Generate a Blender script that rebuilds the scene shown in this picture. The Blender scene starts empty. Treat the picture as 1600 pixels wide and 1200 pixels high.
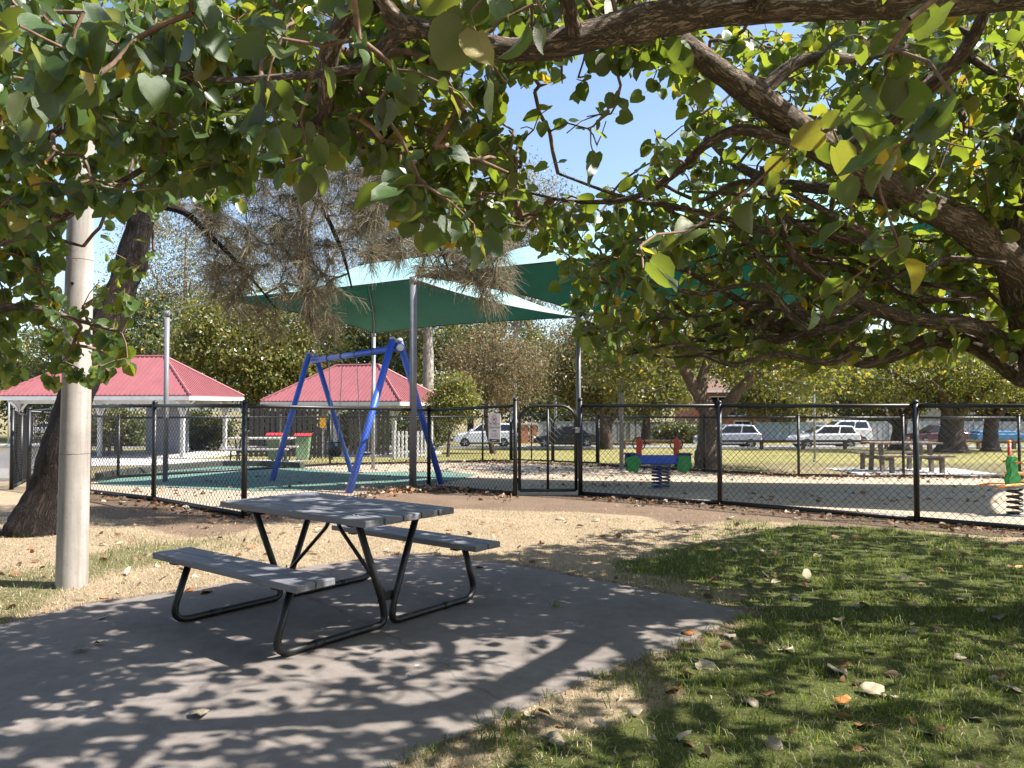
import bpy, bmesh, math, random
import numpy as np
from mathutils import Vector, Matrix, Quaternion

random.seed(7)
rng = np.random.default_rng(11)
S = bpy.context.scene
COL = S.collection
R = math.radians

# ------------------------------------------------------------------ camera
H, FPX, PITCH = 1.45, 1200.0, math.atan(33.0 / 1200.0)
cd = bpy.data.cameras.new('camera')
cd.sensor_width = 36.0
cd.lens = 27.0
cd.clip_start = 0.05
cd.clip_end = 2000
cam = bpy.data.objects.new('camera', cd)
COL.objects.link(cam)
cam.location = (0, 0, H)
cam.rotation_euler = (math.pi / 2 + PITCH, 0, 0)
S.camera = cam

# ------------------------------------------------------------------ light
SUN_EL, SUN_AZ = R(50), R(8)          # from the right, a little behind the camera
SUN = Vector((math.cos(SUN_EL) * math.cos(SUN_AZ), -math.cos(SUN_EL) * math.sin(SUN_AZ), math.sin(SUN_EL)))
W = bpy.data.worlds.new('World')
S.world = W
W.use_nodes = True
wn = W.node_tree
sky = wn.nodes.new('ShaderNodeTexSky')
sky.sky_type = 'NISHITA'
sky.sun_disc = False
sky.sun_elevation = SUN_EL
sky.sun_rotation = math.atan2(SUN.x, SUN.y)
sky.air_density = 1.0
sky.ozone_density = 1.0
sky.dust_density = 1.2
bg = wn.nodes['Background']
bg.inputs[1].default_value = 0.1
wn.links.new(sky.outputs[0], bg.inputs[0])
sl = bpy.data.lights.new('sun', 'SUN')
sl.energy = 5.0
sl.angle = R(0.53)
sl.color = (1.0, 0.95, 0.88)
so = bpy.data.objects.new('sun', sl)
COL.objects.link(so)
so.rotation_euler = SUN.to_track_quat('Z', 'Y').to_euler()
so.location = (10, -5, 20)
S.view_settings.view_transform = 'Standard'
S.view_settings.look = 'None'
S.view_settings.exposure = 1.45
S.view_settings.gamma = 1.0
S.render.engine = 'CYCLES'
S.cycles.max_bounces = 8
S.cycles.diffuse_bounces = 4
S.cycles.glossy_bounces = 3
S.cycles.transmission_bounces = 6
S.cycles.transparent_max_bounces = 8
S.cycles.use_denoising = True
S.cycles.sample_clamp_indirect = 6.0

# ------------------------------------------------------------------ pixels and ground
GY = [-400, 12.5, 17.0, 24.0, 30.0, 52.0, 80.0, 900.0]
GZ = [0.0, 0.0, -0.22, -0.30, -0.60, -1.42, -2.0, -6.0]


def g(y):
    return float(np.interp(y, GY, GZ))


def ray(px, py):
    a, b = (px - 800) / FPX, (600 - py) / FPX
    return Vector((a, math.cos(PITCH) - b * math.sin(PITCH), math.sin(PITCH) + b * math.cos(PITCH)))


def P(px, py, Y):
    d = ray(px, py)
    t = Y / d.y
    return Vector((d.x * t, Y, H + d.z * t))


def G(px, py, dz=0.0):
    d = ray(px, py)
    a, b = 0.3, 300.0
    for _ in range(60):
        m = 0.5 * (a + b)
        if H + d.z / d.y * m > g(m):
            a = m
        else:
            b = m
    return Vector((d.x / d.y * a, a, g(a) + dz))


def proj(p):
    """world points (N,3) -> pixel x, y, depth"""
    p = np.atleast_2d(np.asarray(p, float))
    z = p[:, 2] - H
    f = p[:, 1] * math.cos(PITCH) + z * math.sin(PITCH)
    u = -p[:, 1] * math.sin(PITCH) + z * math.cos(PITCH)
    f = np.where(np.abs(f) < 1e-4, 1e-4, f)
    return 800 + FPX * p[:, 0] / f, 600 - FPX * u / f, f


def inpoly(poly, x, y):
    x, y = np.asarray(x, float), np.asarray(y, float)
    c = np.zeros(x.shape, bool)
    n = len(poly)
    for i in range(n):
        x0, y0 = poly[i][0], poly[i][1]
        x1, y1 = poly[(i + 1) % n][0], poly[(i + 1) % n][1]
        if y0 == y1:
            continue
        k = ((y0 > y) != (y1 > y)) & (x < (x1 - x0) * (y - y0) / (y1 - y0) + x0)
        c ^= k
    return c


def sdf(poly, x, y):
    """signed distance to a polygon, positive inside"""
    x, y = np.asarray(x, float), np.asarray(y, float)
    d = np.full(x.shape, 1e9)
    n = len(poly)
    for i in range(n):
        ax, ay = poly[i][0], poly[i][1]
        bx, by = poly[(i + 1) % n][0], poly[(i + 1) % n][1]
        ex, ey = bx - ax, by - ay
        t = np.clip(((x - ax) * ex + (y - ay) * ey) / max(ex * ex + ey * ey, 1e-9), 0, 1)
        d = np.minimum(d, np.hypot(x - ax - t * ex, y - ay - t * ey))
    return np.where(inpoly(poly, x, y), d, -d)


def sstep(a, b, v):
    t = np.clip((v - a) / (b - a), 0, 1)
    return t * t * (3 - 2 * t)


def vnoise(x, y, sc, seed=0):
    """cheap smooth value noise"""
    x, y = np.asarray(x) * sc + 1000.0, np.asarray(y) * sc + 1000.0
    xi, yi = np.floor(x).astype(int), np.floor(y).astype(int)
    fx, fy = x - xi, y - yi
    fx, fy = fx * fx * (3 - 2 * fx), fy * fy * (3 - 2 * fy)

    def h(a, b):
        v = np.sin(a * 127.1 + b * 311.7 + seed * 74.7) * 43758.5453
        return v - np.floor(v)
    return (h(xi, yi) * (1 - fx) + h(xi + 1, yi) * fx) * (1 - fy) + (h(xi, yi + 1) * (1 - fx) + h(xi + 1, yi + 1) * fx) * fy


# ------------------------------------------------------------------ materials
def newmat(name):
    m = bpy.data.materials.new(name)
    m.use_nodes = True
    nt = m.node_tree
    return m, nt, nt.nodes['Principled BSDF']


def N(nt, kind, **kw):
    n = nt.nodes.new('ShaderNode' + kind)
    for k, v in kw.items():
        setattr(n, k, v)
    return n


def noise(nt, scale, detail=4.0, rough=0.55, vec=None, dist=0.0):
    n = N(nt, 'TexNoise')
    n.inputs['Scale'].default_value = scale
    n.inputs['Detail'].default_value = detail
    n.inputs['Roughness'].default_value = rough
    n.inputs['Distortion'].default_value = dist
    if vec is not None:
        nt.links.new(vec, n.inputs['Vector'])
    return n


def ramp(nt, fac, stops):
    r = N(nt, 'ValToRGB')
    e = r.color_ramp.elements
    while len(e) < len(stops):
        e.new(0.5)
    for i, (p, c) in enumerate(stops):
        e[i].position = p
        e[i].color = (c[0], c[1], c[2], 1)
    nt.links.new(fac, r.inputs[0])
    return r


def mixc(nt, fac, a, b, mode='MIX'):
    m = N(nt, 'MixRGB', blend_type=mode)
    for s, v in ((0, fac), (1, a), (2, b)):
        if isinstance(v, (int, float)):
            m.inputs[s].default_value = v
        elif isinstance(v, tuple):
            m.inputs[s].default_value = (v[0], v[1], v[2], 1)
        else:
            nt.links.new(v, m.inputs[s])
    return m.outputs[0]


def bump(nt, bs, height, strength, dist):
    b = N(nt, 'Bump')
    b.inputs['Strength'].default_value = strength
    b.inputs['Distance'].default_value = dist
    nt.links.new(height, b.inputs['Height'])
    nt.links.new(b.outputs[0], bs.inputs['Normal'])


def coord(nt, which='Object'):
    return N(nt, 'TexCoord').outputs[which]


def simple(name, col, rough=0.6, var=0.25, scale=6.0, metallic=0.0, bstr=0.0, bscale=60.0, spec=0.5, stretch=None, coat=0.0):
    m, nt, bs = newmat(name)
    v = coord(nt)
    if stretch:
        mp = N(nt, 'Mapping')
        mp.inputs['Scale'].default_value = stretch
        nt.links.new(v, mp.inputs[0])
        v = mp.outputs[0]
    n = noise(nt, scale, 5, 0.6, v)
    lo = tuple(c * (1 - var) for c in col)
    hi = tuple(min(1, c * (1 + var)) for c in col)
    r = ramp(nt, n.outputs[0], [(0.3, lo), (0.7, hi)])
    nt.links.new(r.outputs[0], bs.inputs['Base Color'])
    bs.inputs['Roughness'].default_value = rough
    bs.inputs['Metallic'].default_value = metallic
    bs.inputs['Specular IOR Level'].default_value = spec
    if coat:
        bs.inputs['Coat Weight'].default_value = coat
        bs.inputs['Coat Roughness'].default_value = 0.06
    if bstr:
        b = noise(nt, bscale, 4, 0.6, v)
        bump(nt, bs, b.outputs[0], bstr, 0.01)
    return m


def leafmat(name, top, under, trans, yellow=(0.45, 0.3, 0.02), tw=0.42, rare=0.03, rough=0.38, perobj=False, spec=0.5, vein=0.0):
    m, nt, bs = newmat(name)
    geo = N(nt, 'NewGeometry')
    if perobj:
        rnd = N(nt, 'ObjectInfo').outputs['Random']
    else:
        rnd = geo.outputs['Random Per Island']
    t = ramp(nt, rnd, [(0.0, tuple(c * 0.6 for c in top)), (0.45, top), (0.8, tuple(c * 1.5 for c in top)),
                       (1 - rare, (top[0] * 2.6, top[1] * 1.7, top[2])), (1 - rare + 0.004, yellow)])
    u = ramp(nt, rnd, [(0.0, tuple(c * 0.75 for c in under)), (0.9, under), (1 - rare, yellow)])
    c = mixc(nt, geo.outputs['Backfacing'], t.outputs[0], u.outputs[0])
    vm = None
    if perobj:
        sp = N(nt, 'SeparateXYZ')
        nt.links.new(coord(nt), sp.inputs[0])

        def mth(op, a, b=None, c_=None):
            q = N(nt, 'Math', operation=op)
            for k_, v_ in enumerate((a, b, c_)):
                if v_ is None:
                    continue
                if isinstance(v_, (int, float)):
                    q.inputs[k_].default_value = v_
                else:
                    nt.links.new(v_, q.inputs[k_])
            return q.outputs[0]
        ax_ = mth('ABSOLUTE', sp.outputs[0])
        side = mth('FRACT', mth('MULTIPLY', mth('SUBTRACT', sp.outputs[1], mth('MULTIPLY', ax_, 0.75)), 5.5))
        sv = mth('LESS_THAN', mth('ABSOLUTE', mth('SUBTRACT', side, 0.5)), 0.045)
        mv = mth('LESS_THAN', ax_, 0.011)
        vm = mth('MAXIMUM', mth('MULTIPLY', sv, 0.55), mv)
        blot = noise(nt, 3.5, 4, 0.7, coord(nt))
        br = ramp(nt, blot.outputs[0], [(0.3, (0.72, 0.74, 0.7)), (0.65, (1.12, 1.1, 1.05))])
        c = mixc(nt, 1.0, c, br.outputs[0], 'MULTIPLY')
        c = mixc(nt, mth('MULTIPLY', vm, 0.4), c, tuple(min(1, x * 2.2 + .04) for x in top))
    nt.links.new(c, bs.inputs['Base Color'])
    bs.inputs['Roughness'].default_value = rough
    bs.inputs['Specular IOR Level'].default_value = spec
    tr = N(nt, 'BsdfTranslucent')
    tc = ramp(nt, rnd, [(0.0, tuple(x * 0.7 for x in trans)), (0.7, trans), (1 - rare, (min(1, trans[0] * 1.4), trans[1], trans[2])), (1 - rare + 0.004, tuple(min(1, x * 1.5) for x in yellow))])
    tcol = tc.outputs[0]
    if vm is not None:
        tcol = mixc(nt, mth('MULTIPLY', vm, 0.45), tcol, tuple(x * .35 for x in trans))
    nt.links.new(tcol, tr.inputs[0])
    mx = N(nt, 'MixShader')
    mx.inputs[0].default_value = tw
    nt.links.new(bs.outputs[0], mx.inputs[1])
    nt.links.new(tr.outputs[0], mx.inputs[2])
    nt.links.new(mx.outputs[0], nt.nodes['Material Output'].inputs['Surface'])
    if vein:
        v = coord(nt)
        b = noise(nt, 40, 3, 0.6, v)
        bump(nt, bs, b.outputs[0], vein, 0.004)
    return m


def barkmat(name, a, b, scale=5.0, strength=0.8, vert=6.0, dist=0.03, along=False):
    m, nt, bs = newmat(name)
    v = coord(nt) if not along else N(nt, 'Attribute', attribute_name='bark').outputs['Vector']
    n1 = noise(nt, scale * 3, 6, 0.65, v, 0.6)
    mp = N(nt, 'Mapping')
    mp.inputs['Scale'].default_value = (vert, vert, 1.0)
    nt.links.new(v, mp.inputs[0])
    n2 = noise(nt, scale, 5, 0.65, mp.outputs[0], 0.4)
    f = mixc(nt, 0.5, n1.outputs[0], n2.outputs[0])
    if along:
        vo = N(nt, 'TexVoronoi', feature='DISTANCE_TO_EDGE')
        vo.inputs['Scale'].default_value = scale * 3.2
        mp2 = N(nt, 'Mapping')
        mp2.inputs['Scale'].default_value = (2.4, 2.4, 1.0)
        wob = mixc(nt, .12, v, n1.outputs['Color'])
        nt.links.new(wob, mp2.inputs[0])
        nt.links.new(mp2.outputs[0], vo.inputs['Vector'])
        cr = ramp(nt, vo.outputs['Distance'], [(0.0, (0, 0, 0)), (0.22, (1, 1, 1))])
        f = mixc(nt, 0.5, f, cr.outputs[0], 'MULTIPLY')
    r = ramp(nt, f, [(0.2 if along else 0.32, a), (0.55 if along else 0.62, b)])
    lich = noise(nt, 9, 3, 0.5, v)
    lr = ramp(nt, lich.outputs[0], [(0.62, (0, 0, 0)), (0.72, (1, 1, 1))])
    c = mixc(nt, lr.outputs[0], r.outputs[0], tuple(min(1, x * 1.35) for x in b))
    nt.links.new(c, bs.inputs['Base Color'])
    bs.inputs['Roughness'].default_value = 0.85
    bs.inputs['Specular IOR Level'].default_value = 0.2
    bump(nt, bs, f, strength, dist)
    return m


M = {}
M['black'] = simple('black_powder_coat', (0.007, 0.007, 0.0075), 0.42, 0.3, 8, bstr=0.1, bscale=200)
M['wire'] = simple('black_pvc_wire', (0.012, 0.012, 0.012), 0.4, 0.2)
M['plank'] = simple('grey_composite_plank', (0.155, 0.155, 0.17), 0.55, 0.28, 4, bstr=0.25, bscale=90, stretch=(1, 9, 9))
M['galv'] = simple('galvanised_steel', (0.3, 0.3, 0.31), 0.45, 0.2, 8, metallic=0.5)
M['postgrey'] = simple('grey_painted_steel', (0.15, 0.15, 0.16), 0.45, 0.15, 8)
M['postpale'] = simple('pale_grey_steel', (0.32, 0.32, 0.32), 0.45, 0.15, 8)
M['blue'] = simple('blue_paint', (0.04, 0.11, 0.52), 0.4, 0.14, 4, bstr=0.08)
M['bluedark'] = simple('dark_blue_paint', (0.008, 0.02, 0.16), 0.4, 0.2)
M['red'] = simple('red_plastic', (0.5, 0.05, 0.02), 0.4, 0.15)
M['green'] = simple('green_plastic', (0.03, 0.28, 0.07), 0.4, 0.2)
M['orange'] = simple('orange_paint', (0.7, 0.24, 0.03), 0.45, 0.15)
M['yellow'] = simple('yellow_paint', (0.75, 0.38, 0.01), 0.45, 0.15)
M['white'] = simple('white_paint', (0.72, 0.71, 0.69), 0.5, 0.08, 5)
M['cream'] = simple('cream_painted_timber', (0.5, 0.49, 0.48), 0.55, 0.12, 5)
M['greywall'] = simple('blue_grey_panel', (0.2, 0.21, 0.25), 0.5, 0.12, 3)
M['dark'] = simple('dark_stained_timber', (0.022, 0.018, 0.016), 0.6, 0.3, 8)
M['timber'] = simple('weathered_timber', (0.16, 0.125, 0.1), 0.75, 0.3, 4, bstr=0.4, bscale=50, stretch=(1, 8, 8))
M['timberpale'] = simple('pale_weathered_timber', (0.42, 0.39, 0.36), 0.75, 0.2, 4, bstr=0.3, bscale=50)
M['rail'] = simple('brown_log_rail', (0.11, 0.062, 0.04), 0.75, 0.3, 4)
M['roofpink'] = simple('faded_red_roof_sheet', (0.24, 0.08, 0.087), 0.55, 0.1, 2, bstr=0.05)
M['roofdark'] = simple('dark_lining', (0.1, 0.09, 0.085), 0.7, 0.2)  # even dark grey-brown of the ceiling lining
M['bin'] = simple('green_bin_plastic', (0.17, 0.26, 0.14), 0.5, 0.15)
M['binlid'] = simple('red_bin_lid', (0.5, 0.035, 0.04), 0.45, 0.12)
M['rubber'] = simple('black_rubber', (0.012, 0.012, 0.012), 0.75, 0.3)
M['glass'] = simple('dark_car_glass', (0.015, 0.018, 0.024), 0.06, 0.1, spec=0.8)
M['carwhite'] = simple('white_car_paint', (0.68, 0.69, 0.71), 0.25, 0.03, coat=0.8)
M['carsilver'] = simple('silver_car_paint', (0.42, 0.45, 0.52), 0.28, 0.04, metallic=0.3, coat=0.8)
M['carblack'] = simple('black_car_paint', (0.008, 0.009, 0.012), 0.2, 0.1, coat=1.0)
M['carred'] = simple('dark_red_car_paint', (0.05, 0.006, 0.015), 0.25, 0.1, coat=0.8)
M['taillight'] = simple('red_lamp_lens', (0.5, 0.01, 0.02), 0.2, 0.1)
M['headlight'] = simple('clear_lamp_lens', (0.6, 0.62, 0.65), 0.1, 0.1)
M['rim'] = simple('alloy_rim', (0.35, 0.35, 0.36), 0.35, 0.1, metallic=0.7)
M['seatblack'] = simple('black_seat_plastic', (0.015, 0.016, 0.017), 0.4, 0.2)
M['teal'] = simple('teal_plastic', (0.1, 0.4, 0.45), 0.4, 0.2)
M['sign'] = simple('sign_panel', (0.74, 0.7, 0.67), 0.4, 0.05)
M['signtext'] = simple('sign_lettering', (0.24, 0.21, 0.21), 0.5, 0.1)
M['signred'] = simple('sign_red', (0.45, 0.06, 0.06), 0.5, 0.1)
M['signblack'] = simple('sign_black', (0.02, 0.02, 0.02), 0.5, 0.1)
M['stone'] = simple('rough_stone', (0.22, 0.19, 0.16), 0.85, 0.35, 3, bstr=0.8, bscale=12)
M['brickwall'] = simple('orange_brick', (0.42, 0.17, 0.09), 0.85, 0.2, 4)
M['housewhite'] = simple('white_render', (0.62, 0.61, 0.6), 0.7, 0.06, 1)
M['fencegrey'] = simple('grey_sheet_fence', (0.34, 0.36, 0.38), 0.55, 0.1, 2)
M['fenceblue'] = simple('blue_grey_sheet_fence', (0.3, 0.38, 0.46), 0.55, 0.1, 2)
M['rooftile'] = simple('brown_roof_tile', (0.14, 0.08, 0.06), 0.75, 0.25, 6)
M['bluecover'] = simple('blue_cover', (0.04, 0.16, 0.32), 0.5, 0.15)
M['sleeper'] = simple('dark_sleeper_timber', (0.05, 0.05, 0.042), 0.8, 0.35, 5, bstr=0.5, bscale=30)

# poles: cast concrete
def polemat():
    m, nt, bs = newmat('cast_concrete_pole')
    v = coord(nt)
    n1 = noise(nt, 3.0, 6, 0.6, v)
    n2 = noise(nt, 45, 4, 0.7, v)
    r = ramp(nt, n1.outputs[0], [(0.3, (0.28, 0.25, 0.225)), (0.7, (0.4, 0.37, 0.345))])
    pit = ramp(nt, n2.outputs[0], [(0.28, (0.55, 0.55, 0.55)), (0.4, (1, 1, 1))])
    mp = N(nt, 'Mapping')
    mp.inputs['Scale'].default_value = (9, 9, 0.5)
    nt.links.new(v, mp.inputs[0])
    st = noise(nt, 2.0, 4, 0.6, mp.outputs[0])
    stc = ramp(nt, st.outputs[0], [(0.35, (0.62, 0.6, 0.56)), (0.6, (1, 1, 1))])
    c = mixc(nt, 1.0, r.outputs[0], pit.outputs[0], 'MULTIPLY')
    c = mixc(nt, 0.7, c, stc.outputs[0], 'MULTIPLY')
    nt.links.new(c, bs.inputs['Base Color'])
    bs.inputs['Roughness'].default_value = 0.8
    bump(nt, bs, n2.outputs[0], 0.3, 0.004)
    return m


M['pole'] = polemat()


def concretemat():
    m, nt, bs = newmat('worn_concrete')
    v = coord(nt)
    n1 = noise(nt, 0.9, 6, 0.62, v, 0.3)
    n2 = noise(nt, 9, 6, 0.7, v)
    n3 = noise(nt, 160, 3, 0.6, v)
    r = ramp(nt, n1.outputs[0], [(0.25, (0.135, 0.117, 0.106)), (0.5, (0.195, 0.17, 0.153)), (0.75, (0.245, 0.215, 0.195))])
    st = ramp(nt, n2.outputs[0], [(0.3, (0.72, 0.7, 0.68)), (0.6, (1, 1, 1))])
    sp = ramp(nt, n3.outputs[0], [(0.3, (0.8, 0.8, 0.8)), (0.62, (1.0, 1.0, 1.0))])
    c = mixc(nt, 0.75, r.outputs[0], st.outputs[0], 'MULTIPLY')
    c = mixc(nt, 0.7, c, sp.outputs[0], 'MULTIPLY')
    # lichen blotches
    n4 = noise(nt, 2.3, 5, 0.7, v, 1.2)
    l4 = ramp(nt, n4.outputs[0], [(0.66, (0, 0, 0)), (0.7, (0.5, 0.5, 0.5))])
    c = mixc(nt, l4.outputs[0], c, (0.5, 0.49, 0.46))
    # thin cracks
    vo = N(nt, 'TexVoronoi', feature='DISTANCE_TO_EDGE')
    vo.inputs['Scale'].default_value = 0.3
    dn = noise(nt, 1.8, 5, 0.65, v)
    dv = mixc(nt, 0.28, v, dn.outputs['Color'])
    nt.links.new(dv, vo.inputs['Vector'])
    cr = ramp(nt, vo.outputs['Distance'], [(0.0008, (0.5, 0.48, 0.46)), (0.003, (1, 1, 1))])
    c = mixc(nt, 0.6, c, cr.outputs[0], 'MULTIPLY')
    nt.links.new(c, bs.inputs['Base Color'])
    bs.inputs['Roughness'].default_value = 0.85
    bs.inputs['Specular IOR Level'].default_value = 0.25
    h = mixc(nt, 0.5, n3.outputs[0], n2.outputs[0])
    bump(nt, bs, h, 0.35, 0.006)
    return m


M['slab'] = concretemat()


def groundmat():
    m, nt, bs = newmat('park_ground')
    v = coord(nt)
    at = N(nt, 'VertexColor', layer_name='zone')
    sep = N(nt, 'SeparateColor')
    nt.links.new(at.outputs[0], sep.inputs[0])
    n1 = noise(nt, 1.6, 6, 0.65, v)
    n2 = noise(nt, 38, 5, 0.7, v)
    n3 = noise(nt, 130, 4, 0.7, v)
    straw = ramp(nt, n2.outputs[0], [(0.25, (0.2, 0.15, 0.1)), (0.5, (0.34, 0.268, 0.18)), (0.75, (0.48, 0.39, 0.275))])
    green = ramp(nt, n2.outputs[0], [(0.25, (0.03, 0.04, 0.012)), (0.5, (0.085, 0.1, 0.03)), (0.78, (0.17, 0.165, 0.06))])
    dirt = ramp(nt, n2.outputs[0], [(0.25, (0.11, 0.075, 0.052)), (0.55, (0.2, 0.145, 0.105)), (0.8, (0.32, 0.25, 0.19))])
    # broken edges for the zones
    def soft(ch, amt):
        mm = N(nt, 'Math', operation='MULTIPLY_ADD')
        nt.links.new(n2.outputs[0], mm.inputs[0])
        mm.inputs[1].default_value = amt
        nt.links.new(ch, mm.inputs[2])
        s2 = N(nt, 'MapRange')
        s2.inputs['From Min'].default_value = 0.35 + amt * 0.5
        s2.inputs['From Max'].default_value = 0.65 + amt * 0.5
        nt.links.new(mm.outputs[0], s2.inputs[0])
        return s2.outputs[0]
    c = mixc(nt, soft(sep.outputs[0], 0.7), straw.outputs[0], green.outputs[0])
    c = mixc(nt, soft(sep.outputs[1], 0.7), c, dirt.outputs[0])
    patch = ramp(nt, n1.outputs[0], [(0.3, (0.75, 0.72, 0.68)), (0.65, (1.08, 1.06, 1.02))])
    c = mixc(nt, 0.8, c, patch.outputs[0], 'MULTIPLY')
    nt.links.new(c, bs.inputs['Base Color'])
    bs.inputs['Roughness'].default_value = 0.95
    bs.inputs['Specular IOR Level'].default_value = 0.1
    h = mixc(nt, 0.5, n2.outputs[0], n3.outputs[0])
    bump(nt, bs, h, 0.9, 0.03)
    return m


M['ground'] = groundmat()


def sheetmat(name, lo, mid, hi, s1=1.2, s2=60, bstr=0.5, bdist=0.02, fleck=None):
    m, nt, bs = newmat(name)
    v = coord(nt)
    n1 = noise(nt, s1, 6, 0.65, v)
    n2 = noise(nt, s2, 5, 0.7, v)
    f = mixc(nt, 0.45, n1.outputs[0], n2.outputs[0])
    r = ramp(nt, f, [(0.3, lo), (0.5, mid), (0.7, hi)])
    c = r.outputs[0]
    if fleck:
        n3 = noise(nt, 7, 5, 0.75, v)
        fr = ramp(nt, n3.outputs[0], [(0.6, (0, 0, 0)), (0.68, (0.75, 0.75, 0.75))])
        c = mixc(nt, fr.outputs[0], c, fleck)
    nt.links.new(c, bs.inputs['Base Color'])
    bs.inputs['Roughness'].default_value = 0.9
    bs.inputs['Specular IOR Level'].default_value = 0.15
    bump(nt, bs, f, bstr, bdist)
    return m


M['sand'] = sheetmat('cream_play_sand', (0.28, 0.215, 0.155), (0.39, 0.315, 0.235), (0.47, 0.39, 0.305), 1.0, 25, 0.9, 0.05, fleck=(0.25, 0.17, 0.11))
M['softfall'] = sheetmat('green_rubber_softfall', (0.075, 0.13, 0.105), (0.115, 0.19, 0.155), (0.17, 0.255, 0.215), 1.5, 120, 0.3, 0.01)
M['road'] = sheetmat('pale_asphalt', (0.17, 0.165, 0.16), (0.21, 0.205, 0.2), (0.25, 0.245, 0.24), 0.6, 40, 0.2, 0.01)  # pale grey of the asphalt itself
M['path'] = sheetmat('pale_concrete_path', (0.4, 0.38, 0.36), (0.48, 0.46, 0.44), (0.54, 0.52, 0.5), 0.8, 40, 0.2, 0.01)
M['farlawn'] = sheetmat('park_lawn', (0.13, 0.12, 0.04), (0.22, 0.2, 0.07), (0.33, 0.28, 0.12), 0.35, 9, 0.6, 0.04)


def sailmat():
    m, nt, bs = newmat('green_shade_cloth')
    v = coord(nt)
    n1 = noise(nt, 1.2, 4, 0.6, v)
    n2 = noise(nt, 150, 2, 0.5, v)
    r = ramp(nt, n1.outputs[0], [(0.3, (0.25, 0.43, 0.43)), (0.7, (0.32, 0.5, 0.5))])  # upper face: pale tone paints sun glare on the cloth
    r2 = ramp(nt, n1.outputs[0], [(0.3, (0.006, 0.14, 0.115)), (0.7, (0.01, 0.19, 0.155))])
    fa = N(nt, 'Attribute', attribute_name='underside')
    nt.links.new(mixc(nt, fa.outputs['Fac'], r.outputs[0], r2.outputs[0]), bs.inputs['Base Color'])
    bs.inputs['Roughness'].default_value = 0.42
    bs.inputs['Specular IOR Level'].default_value = 0.12
    bs.inputs['Sheen Weight'].default_value = 0.02
    bs.inputs['Sheen Roughness'].default_value = 0.35
    tr = N(nt, 'BsdfTranslucent')
    tr.inputs[0].default_value = (0.01, 0.2, 0.16, 1)
    mx = N(nt, 'MixShader')
    mx.inputs[0].default_value = 0.1
    nt.links.new(bs.outputs[0], mx.inputs[1])
    nt.links.new(tr.outputs[0], mx.inputs[2])
    nt.links.new(mx.outputs[0], nt.nodes['Material Output'].inputs['Surface'])
    bump(nt, bs, n2.outputs[0], 0.2, 0.004)
    return m


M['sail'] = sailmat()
M['hib_bark'] = barkmat('hibiscus_bark', (0.075, 0.054, 0.042), (0.32, 0.25, 0.195), 7, 1.0, 5, 0.05, along=True)
M['hib_twig'] = barkmat('hibiscus_twig_bark', (0.1, 0.06, 0.043), (0.25, 0.165, 0.12), 9, 0.5, 3, 0.01)
M['cas_bark'] = barkmat('casuarina_bark', (0.012, 0.010, 0.009), (0.045, 0.034, 0.028), 4, 1.0, 7, 0.05, along=True)  # dark bark, deepened further to stand for canopy shade
M['gum_bark'] = barkmat('gum_bark', (0.17, 0.14, 0.12), (0.38, 0.34, 0.3), 3, 0.5, 4, 0.02, along=True)
M['brown_bark'] = barkmat('brown_bark', (0.04, 0.028, 0.022), (0.13, 0.095, 0.075), 4, 0.9, 5, 0.04, along=True)
M['gum_twig'] = simple('gum_twig', (0.28, 0.24, 0.2), .8, .3, 5)
M['cas_twig'] = simple('casuarina_twig', (0.12, 0.095, 0.075), .8, .3, 5)
M['hib_leaf'] = leafmat('hibiscus_leaf', (0.046, 0.088, 0.027), (0.085, 0.098, 0.055), (0.33, 0.43, 0.035), tw=0.44, rare=0.02, rough=0.36, spec=0.6)
M['hib_leaf_obj'] = leafmat('hibiscus_leaf_single', (0.046, 0.088, 0.027), (0.085, 0.098, 0.055), (0.26, 0.35, 0.03), tw=0.36, rare=0.012, rough=0.36, perobj=True, spec=0.6, vein=0.4)
M['cas_needle'] = leafmat('casuarina_needle', (0.185, 0.165, 0.105), (0.185, 0.165, 0.105), (0.25, 0.21, 0.13), yellow=(0.24, 0.185, 0.12), tw=0.3, rare=0.15, rough=0.6, spec=0.2)
M['mango_leaf'] = leafmat('broad_tree_leaf', (0.115, 0.13, 0.03), (0.13, 0.14, 0.05), (0.32, 0.33, 0.05), yellow=(0.3, 0.22, 0.05), tw=0.3, rare=0.06, rough=0.4)
M['gum_leaf'] = leafmat('gum_leaf', (0.10, 0.105, 0.05), (0.11, 0.11, 0.06), (0.24, 0.22, 0.07), yellow=(0.3, 0.2, 0.06), tw=0.3, rare=0.12, rough=0.45)
M['olive_leaf'] = leafmat('olive_leaf', (0.12, 0.105, 0.055), (0.12, 0.11, 0.06), (0.25, 0.2, 0.08), yellow=(0.32, 0.2, 0.08), tw=0.3, rare=0.15, rough=0.5)
M['fig_leaf'] = leafmat('fig_leaf', (0.04, 0.062, 0.018), (0.06, 0.075, 0.03), (0.36, 0.38, 0.05), yellow=(0.45, 0.32, 0.04), tw=0.38, rare=0.04, rough=0.4)
M['far_leaf'] = leafmat('far_tree_leaf', (0.06, 0.085, 0.03), (0.07, 0.09, 0.04), (0.18, 0.22, 0.05), tw=0.3, rare=0.05, rough=0.5)
M['grass'] = leafmat('lawn_blade', (0.075, 0.115, 0.024), (0.075, 0.115, 0.03), (0.28, 0.36, 0.05), yellow=(0.36, 0.31, 0.17), tw=0.4, rare=0.1, rough=0.5, spec=0.3)
M['straw'] = leafmat('dry_blade', (0.4, 0.32, 0.21), (0.39, 0.315, 0.21), (0.37, 0.3, 0.18), yellow=(0.55, 0.45, 0.28), tw=0.2, rare=0.2, rough=0.7, spec=0.15)
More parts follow.
